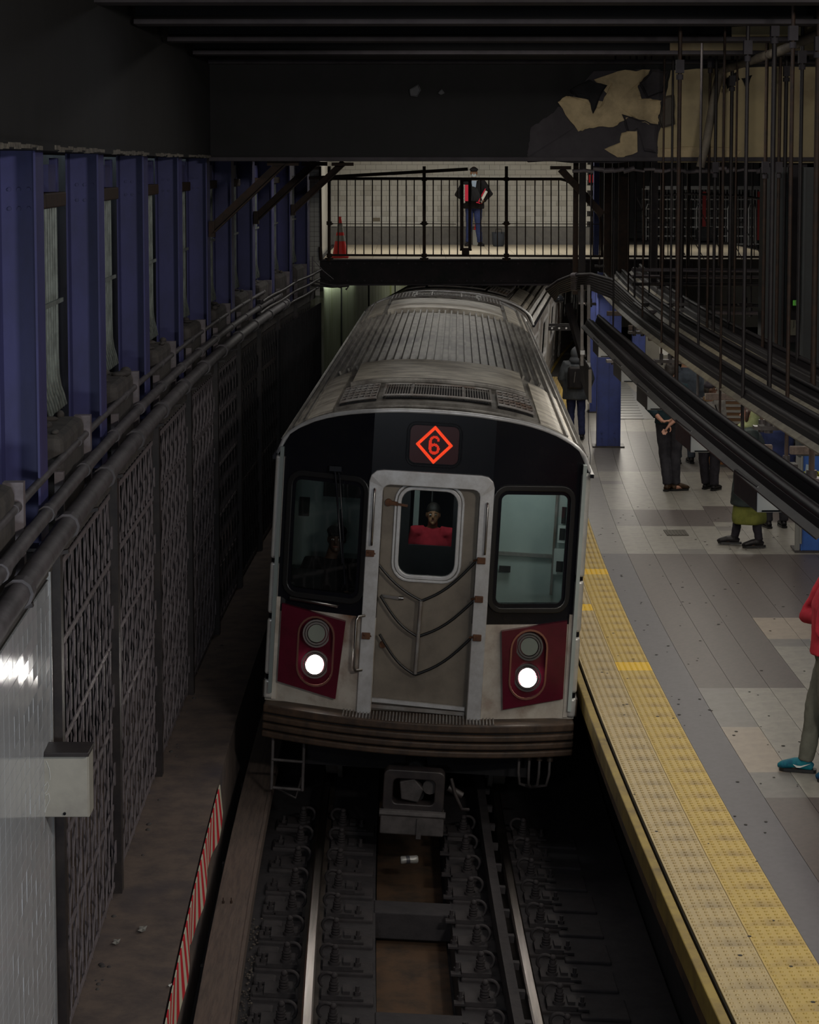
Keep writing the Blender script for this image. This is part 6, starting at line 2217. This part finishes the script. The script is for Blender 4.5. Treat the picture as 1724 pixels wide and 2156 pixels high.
def trough(o_, z, s0, s1, wd, hh, label, rim=True, twin=True):
    t = thing('hanging_trough', label, 'light trough')
    osh = (lambda s: 0.0145 * min(0.0, s)) if o_ < 2 else (lambda s: 0.006 * min(0.0, s))
    m = MB()
    m.sweep([(o_ - wd / 2, z + .02), (o_ - wd / 2 + .015, z + hh * .55), (o_ - .02, z + hh * .7), (o_, z + hh * .35), (o_ + .02, z + hh), (o_ + wd / 2 - .02, z + hh), (o_ + wd / 2, z + .02)], s0, s1, .6, osh=osh)
    m.obj('housing', pm('trough_black' + str(len(fixt)), (0.011, 0.008, 0.0095), (0.007, 0.005, 0.006), 0.6, scale=3, spec=0.25), t)
    if twin:
        m = MB(); m.tube([TP(s0 + (s1 - s0) * k / 20, o_ + osh(s0 + (s1 - s0) * k / 20) - wd * .28, z + hh * .55) for k in range(21)], hh * .30, 8); m.obj('conduit', trough_pipe, t)
        m = MB(); m.tube([TP(s0 + (s1 - s0) * k / 20, o_ + osh(s0 + (s1 - s0) * k / 20) + wd * .18, z + hh * 1.1) for k in range(21)], hh * .22, 8); m.obj('conduit', trough_pipe, t)
    if rim:
        m = MB(); m.sweep([(o_ - wd / 2 - .035, z - .012), (o_ - wd / 2 + .01, z + .02), (o_ - wd / 2 + .01, z + .028), (o_ - wd / 2 - .035, z - .004)], s0, s1, .6, osh=osh)
        m.obj('reflector_rim', pm('rim_cream' + str(len(fixt)), (0.30, 0.26, 0.17) if o_ > 2 else (0.05, 0.042, 0.034), (0.16, 0.13, 0.09) if o_ > 2 else (0.02, 0.016, 0.014), 0.5, scale=6), t)  # cream on the inner troughs stands in for their tube-lit edge
    m = MB(); m.sweep([(o_ - .05, z - .02), (o_ + .05, z - .02), (o_ + .05, z + .01), (o_ - .05, z + .01)], s0, s1, .8, osh=osh)
    m.obj('tube_lens', pm('tube_lens' + str(len(fixt)), (0.7, 0.7, 0.65), None, 0.4, emit=(1, .95, .85), strength=0.8), t)
    fixt.append((o_, z, s0, s1))
    return t


trough(1.93, 3.80, -9.2, 3.3, 0.22, 0.10, 'nearest long black hanging trough crossing the platform view diagonally', rim=True)
trough(2.50, 3.80, -8.0, 12.0, 0.20, 0.10, 'second black hanging trough, its pale rim passing over the green hooded woman')
trough(2.80, 3.84, -7.0, 13.5, 0.16, 0.09, 'third black hanging trough, in the middle of the row')
trough(3.12, 3.84, -6.0, 14.0, 0.20, 0.10, 'fourth black hanging trough, farthest right of the row')

# boxes slung beneath the nearest trough: dark sides, white end plates
for k, D_ in enumerate((19.7, 17.4, 15.4, 13.1, 10.8)):
    s_ = D_ - 0.15 - Y0
    q = TP(s_, 1.88 + 0.0145 * min(0, s_), 3.74)
    t = thing('hanging_box', '%s dark box with a white end plate slung under the nearest trough' % ('farthest', 'second farthest', 'middle', 'second nearest', 'nearest')[k], 'box', q, -head(s_), 'boxes under the first trough')
    MB().box(0, 0.32, 0, .17, 0.62, .14).obj('box_body', blk_flat, t, bevel=.006)
    MB().box(0, 0.0, 0, .168, 0.012, .138).obj('end_plate', white_paint, t, bevel=.004)
    MB().bar((-.06, -.012, -.06), (.08, -.012, -.06), .008, .008).obj('latch_bar', blk, t)

# hanger rods
rods = [(1423, 140, 860, 15.7, .016), (1433, 160, 640, 21.5, .020), (1392, 146, 760, 19.5, .010), (1488, 132, 720, 20.2, .014), (1515, 96, 900, 15.6, .010), (1534, 170, 700, 20.2, .018), (1562, 100, 950, 14.8, .014), (1568, 180, 640, 22.0, .014),
        (1618, 62, 900, 14.8, .018), (1646, 150, 760, 20.0, .020), (1655, 70, 980, 14.0, .014), (1708, 92, 1010, 14.6, .022), (1243, 352, 640, 27, .012), (1262, 356, 560, 31, .010), (1335, 352, 700, 24, .012), (1352, 352, 700, 22, .010),
        (1410, 352, 760, 20, .012), (1468, 352, 880, 18.0, .012), (1500, 352, 780, 20, .016), (1603, 352, 900, 18, .016), (1632, 352, 840, 19, .016), (1366, 352, 660, 25, .010), (1445, 352, 640, 26, .010), (1580, 352, 660, 26, .012), (1676, 120, 900, 16.5, .016), (1290, 352, 760, 22, .010), (1322, 352, 640, 26, .010), (1543, 352, 820, 19.4, .010)]
rodn = ['first', 'second', 'third', 'fourth', 'fifth', 'sixth', 'seventh', 'eighth', 'ninth', 'tenth', 'eleventh', 'twelfth', 'thirteenth', 'fourteenth', 'fifteenth', 'sixteenth', 'seventeenth', 'eighteenth', 'nineteenth', 'twentieth', 'twenty-first', 'twenty-second', 'twenty-third', 'twenty-fourth', 'twenty-fifth', 'twenty-sixth', 'twenty-seventh', 'twenty-eighth']
for k, (px, y0, y1, Y, r) in enumerate(sorted(rods)):
    a, b = ony(px, y0, Y), ony(px, y1, Y)
    top = Vector((b.x, b.y, 6.89))
    t = thing('hanger_rod', '%s thin vertical hanger rod from the left above the platform troughs' % rodn[k], 'rod', (b.x, b.y, b.z), group='hanger rods above the platform')
    m = MB(); m.cyl((0, 0, 0), (0, 0, top.z - b.z), r, 6); m.obj('rod', rust_dark if k % 2 else blk_flat, t)
    if r >= .014:
        m = MB(); m.box(0, 0, a.z - b.z, .06, .06, .10); m.cyl((0, 0, a.z - b.z - .1), (0, 0, a.z - b.z - .06), r * 1.7, 8); m.obj('clamp', soot_purple, t)
    m = MB(); m.box(0, 0, .0, .14, .12, .03); m.cyl((0, 0, -.04), (0, 0, .07), r * 1.8, 8); m.obj('shoe', dark_tube, t)

# brackets (small timber blocks) under the middle troughs
for k, (px, py, Y) in enumerate(((1298, 660, 27), (1345, 690, 25), (1372, 700, 24), (1388, 712, 23.4), (1410, 722, 22.6), (1428, 760, 20.6), (1515, 835, 18.4), (1590, 944, 15.8), (1700, 948, 14.9))):
    q = ony(px, py, Y)
    m = MB(); m.box(0, 0, 0, .26, .06, .06)
    o = m.obj('timber_bracket', wood_m, bevel=.006)
    o.location = q
    tag(o, '%s small timber crosspiece from the far end under the hanging troughs' % rodn[k], 'bracket', 'timber crosspieces under the troughs')

# bundle of big cables turning over the track at the far end
for k in range(7):
    z0 = 6 * k
    pts = [ony(1150 + 3 * k, 612 + 3.2 * k - 2, 26.5 + .1 * k), ony(1175, 592 + 4 * k, 26.4 + .1 * k), ony(1205, 580 + 4.5 * k, 26.2 + .1 * k), ony(1245, 578 + 5 * k, 25.8), ony(1290, 590 + 6 * k, 25.2), ony(1345, 640 + 5 * k, 23.5), ony(1400, 690 + 4 * k, 22.0)]
    t = thing('power_cable', '%s thick dark cable of the bundle bending at the far end of the troughs' % rodn[k], 'cable', group='thick cables at the far end')
    m = MB(); m.tube(pts, .026, 7); m.obj('jacket', dark_tube, t)
    MB().tube([pts[2], pts[2].lerp(pts[3], .25)], .036, 7).obj('collar', lattice_m, t)
# speaker / camera on a T bracket and dark ball
t = thing('signal_bar', 'dark T-shaped bar with three lamps hanging beside the second car', 'signal')
q = lambda x, y, Y=27.5: ony(x, y, Y)
MB().cyl(q(1176, 636), q(1176, 682), .014, 8).obj('stem', rust_dark, t)
MB().bar(q(1155, 684), q(1201, 684), .05, .035).obj('bar', dark_tube, t)
m = MB(); m.bar(q(1154, 692), q(1201, 692), .03, .05)
m.obj('lamp_strip', dark_tube, t)
for px in (1162, 1177, 1192):
    MB().cyl(q(px, 691, 27.47), q(px, 691, 27.45), .014, 10).obj('lamp', chrome, t)
m = MB(); m.ell(q(1176, 630), .075, .075, .055, 14, 9); tag(m.obj('camera_dome', pm('dome_grey', (0.04, 0.045, 0.055), None, 0.3)), 'dark round camera dome above the T-shaped bar', 'camera')
# inclined struts and hanging monitor seen edge-on
t = thing('hanging_monitor', 'flat dark display board hung edge-on beside the hooded person', 'display')
a, b, c, d = ony(1217, 735, 24.5), ony(1240, 775, 23.6), ony(1238, 846, 23.6), ony(1222, 800, 24.5)
m = MB(); m.hexa([d, c, c + Vector((.012, 0, 0)), d + Vector((.012, 0, 0)), a, b, b + Vector((.012, 0, 0)), a + Vector((.012, 0, 0))]); m.obj('board', blk_flat, t)
m = MB(); m.bar(ony(1242, 778, 23.55), ony(1242, 848, 23.55), .035, .02, Vector((0, 1, 0))); m.obj('edge', pm('tan_edge', (0.22, 0.19, 0.16), None, .5), t)
for px, y0 in ((1225, 600), (1239, 600)):
    m = MB(); m.bar(ony(px, y0, 24), ony(px, 770, 24), .035, .035, Vector((0, 1, 0))); m.obj('drop_bar', steel_dull, t)
m = MB(); m.box(*ony(1226, 742, 23.9), .05, .05, .05); m.box(*ony(1238, 768, 23.9), .05, .05, .05); m.obj('clamp', alum, t)
m = MB(); m.bar(ony(1196, 640, 24.5), ony(1226, 752, 24.2), .08, .06); tag(m.obj('inclined_strut', blk_flat), 'dark inclined strut leading down to the hanging display board', 'strut')
m = MB(); m.tube([ony(1238, 850, 23.6), ony(1239, 930, 23.6), ony(1243, 960, 23.4), ony(1240, 1000, 23.2)], .004, 5); tag(m.obj('loose_wire', blk), 'thin loose wire hanging from the display board to the platform', 'wire')

# ------------------------------------------------------------------ platform columns and furniture
def plat_col(label, px, py, wd, H=3.3, mt=blue_bright, dep=.3):
    p = onz(px, py, PZ)
    H = H if mt is blue_light else 2.75
    t = thing('platform_column', label, 'column', (p.x, p.y + dep / 2, PZ), -.05)
    MB().box(-wd / 2 + .008, 0, H / 2, .016, dep, H).obj('flange', mt, t)
    MB().box(wd / 2 - .008, 0, H / 2, .016, dep, H).obj('flange', mt, t)
    MB().box(0, -dep / 2 + .03, H / 2, wd, .014, H).obj('web', mt, t)
    MB().box(0, 0, .01, wd * 1.35, dep * 1.2, .02).obj('base_plate', dark_tube, t)
    m = MB()
    for x in (-.3, .25):
        for z in (.16, .24):
            m.cyl((x * wd, -dep / 2 + .03, z), (x * wd, -dep / 2, z), .014, 6)
    m.obj('bolts', mt, t)
    m = MB(); m.box(0, -dep / 2 + .018, H / 2, .008, .012, H); m.obj('seam', mt, t)
    return t


plat_col('blue platform column in front, beside the hooded person', 1282, 942, .37)
plat_col('second blue platform column just behind the front one at its left', 1254, 869, .2)
plat_col('blue platform column far back under the troughs', 1345, 800, .26)
t = plat_col('bright blue column at the right edge with yellow caution tape', 1726, 1163, .42, 3.0, blue_light)
m = MB(); m.box(-.25, -.12, 1.5, .05, .05, 3.0); m.cyl((-.215, -.16, .1), (-.215, -.16, 3.0), .016, 8); m.obj('side_conduit', pm('grey_conduit', (0.2, 0.2, 0.19), None, .5), t)
col_r = t
m = MB(); m.box(.02, -.165, .90, .42, .006, .075); m.obj('caution_tape', pm('caution_yellow', (0.5, 0.5, 0.04), None, .5), t)
fc = bpy.data.curves.new('caution_text', 'FONT'); fc.body = 'CAUTION'; fc.size = .085; fc.extrude = .001
fo = bpy.data.objects.new('caution_text', fc); C.objects.link(fo); fo.parent = t; fo.location = (-.13, -.1705, .872); fo.rotation_euler = (PI / 2, 0, 0); fc.materials.append(blk)
m = MB(); m.prism([(-.19, .80), (-.10, .78), (-.08, 1.0), (-.17, 1.02)], lambda x, z, y: Vector((x, -.17 + y, z)), 0, .003); m.box(.05, -.17, .76, .3, .004, .05); m.obj('torn_notice', pm('torn_notice', (0.3, 0.38, 0.45), None, .7), t)

# wooden bench with slatted back
p = onz(1552, 985, PZ)
t = thing('wooden_bench', 'orange-brown wooden bench with slatted back behind the green hooded woman', 'bench', (p.x, p.y + .3, PZ), -.1)
wood_b = pm('varnished_wood', (0.26, 0.11, 0.025), (0.18, 0.07, 0.016), .4, scale=5, stretch=(1, 6, 6), bump=.1)
MB().box(0, 0, .42, .95, .5, .05).obj('seat', wood_b, t, bevel=.01)
MB().box(0, -.24, .22, .95, .03, .36).obj('seat_front', wood_b, t)
for k in range(5):
    MB().box(0, .24, .56 + .085 * k, .95, .03, .05).obj('slat', pm('bench_slat%d' % k, (0.13, 0.07, 0.03), None, .5), t)
    MB().box(0, .222, .588 + .085 * k, .95, .012, .008).obj('slat_edge', alum, t)
for x in (-.48, .48):
    MB().box(x, 0, .48, .05, .52, .96).obj('arm', wood_b, t, bevel=.02)
    MB().box(x, 0, .1, .06, .4, .2).obj('leg', dark_tube, t)
p = onz(1518, 975, PZ)
t = thing('white_pillar', 'off-white leaning board standing left of the wooden bench', 'board', (p.x, p.y + .3, PZ), 0)
MB().box(0, 0, .45, .16, .04, .9, Matrix.Rotation(-.12, 3, 'Y')).obj('panel', white_paint, t)
# cream wall block and white sheets further down the platform
a = onz(1388, 790, PZ)
t = thing('wall_block', 'pale cream wall end far down the platform under the troughs', 'wall', (a.x, a.y + .5, PZ))
MB().box(0, 0, 1.1, .5, .3, 2.2).obj('block', mezz_tile_b, t)
MB().box(0, -.16, .05, .54, .04, .1).obj('skirting', stone_base, t)
a = onz(1385, 800, PZ)
m = MB(); m.box(*(ony(1398, 738, a.y - 3)), .16, .02, .17); tag(m.obj('white_sign_board', white_paint), 'small white board hanging far down the platform', 'sign')
m = MB(); m.sbox(33, 44, 1.6, 9.4, 1.1, 4.6)
wall_far = struct(MB().box(6.0, 56, 2.8, 12, .2, 3.4).obj('wall_platform_end', mezz_tile_b))
# platform ceiling strip behind the bridge so that the far platform is enclosed
struct(MB().box(6.2, 47.5, 3.72, 9.2, 14.5, .1).obj('ceiling_platform_far', near_black))

# platform-level conduits at the end of the pipe forest
for k, (y0, y1) in enumerate(((580, 612), (596, 640), (566, 590), (640, 668), (655, 690))):
    a, b = ony(1330, y0 + 2, 27 - k), ony(1640, y0 + 4, 27 - k)
    m = MB(); m.cyl(a, b, .022, 7)
    t = tag(m.obj('cross_conduit', dark_tube if k % 2 else lattice_m), '%s horizontal conduit crossing behind the rods, below the far gates' % rodn[k], 'conduit', 'horizontal conduits behind the rods')
for k in range(6):
    x0 = 1340 + 40 * k
    m = MB(); m.bar(ony(x0, 415 + 10 * (k % 3), 29), ony(x0 + 62, 545 - 8 * (k % 2), 29), .012, .012)
    tag(m.obj('cross_brace', blk_flat), '%s thin slanting brace in the dark area right of the bridge' % rodn[k], 'brace', 'thin braces right of the bridge')
m = MB(); m.tube([ony(1655, 620, 21), ony(1660, 430, 21), ony(1668, 415, 21), ony(1690, 412, 21), ony(1700, 430, 21), ony(1700, 560, 21)], .02, 8)
tag(m.obj('bent_pipe', pm('pale_pipe', (0.14, 0.13, 0.13), None, .5)), 'pale bent pipe loop beside the right-hand stair column', 'pipe')
m = MB(); m.tube([ony(1395, 412, 24), ony(1440, 408, 24), ony(1500, 410, 24), ony(1560, 412, 24), ony(1610, 420, 24)], .014, 7)
tag(m.obj('sagging_cable', dark_tube), 'long thin sagging cable crossing the rods near the top right', 'cable')
m = MB()
for k in range(24):
    a = ony(1205 + 21.5 * k, 357 + R.uniform(-3, 5), 21.5)
    m.cyl(a, ony(1228 + 21.5 * k, 357 + R.uniform(-3, 5), 21.5), R.uniform(.014, .03), 6)
tag(m.obj('clustered_conduits', lattice_m), 'tangle of small conduits along the lower edge of the cream girder', 'conduits', kind='stuff')
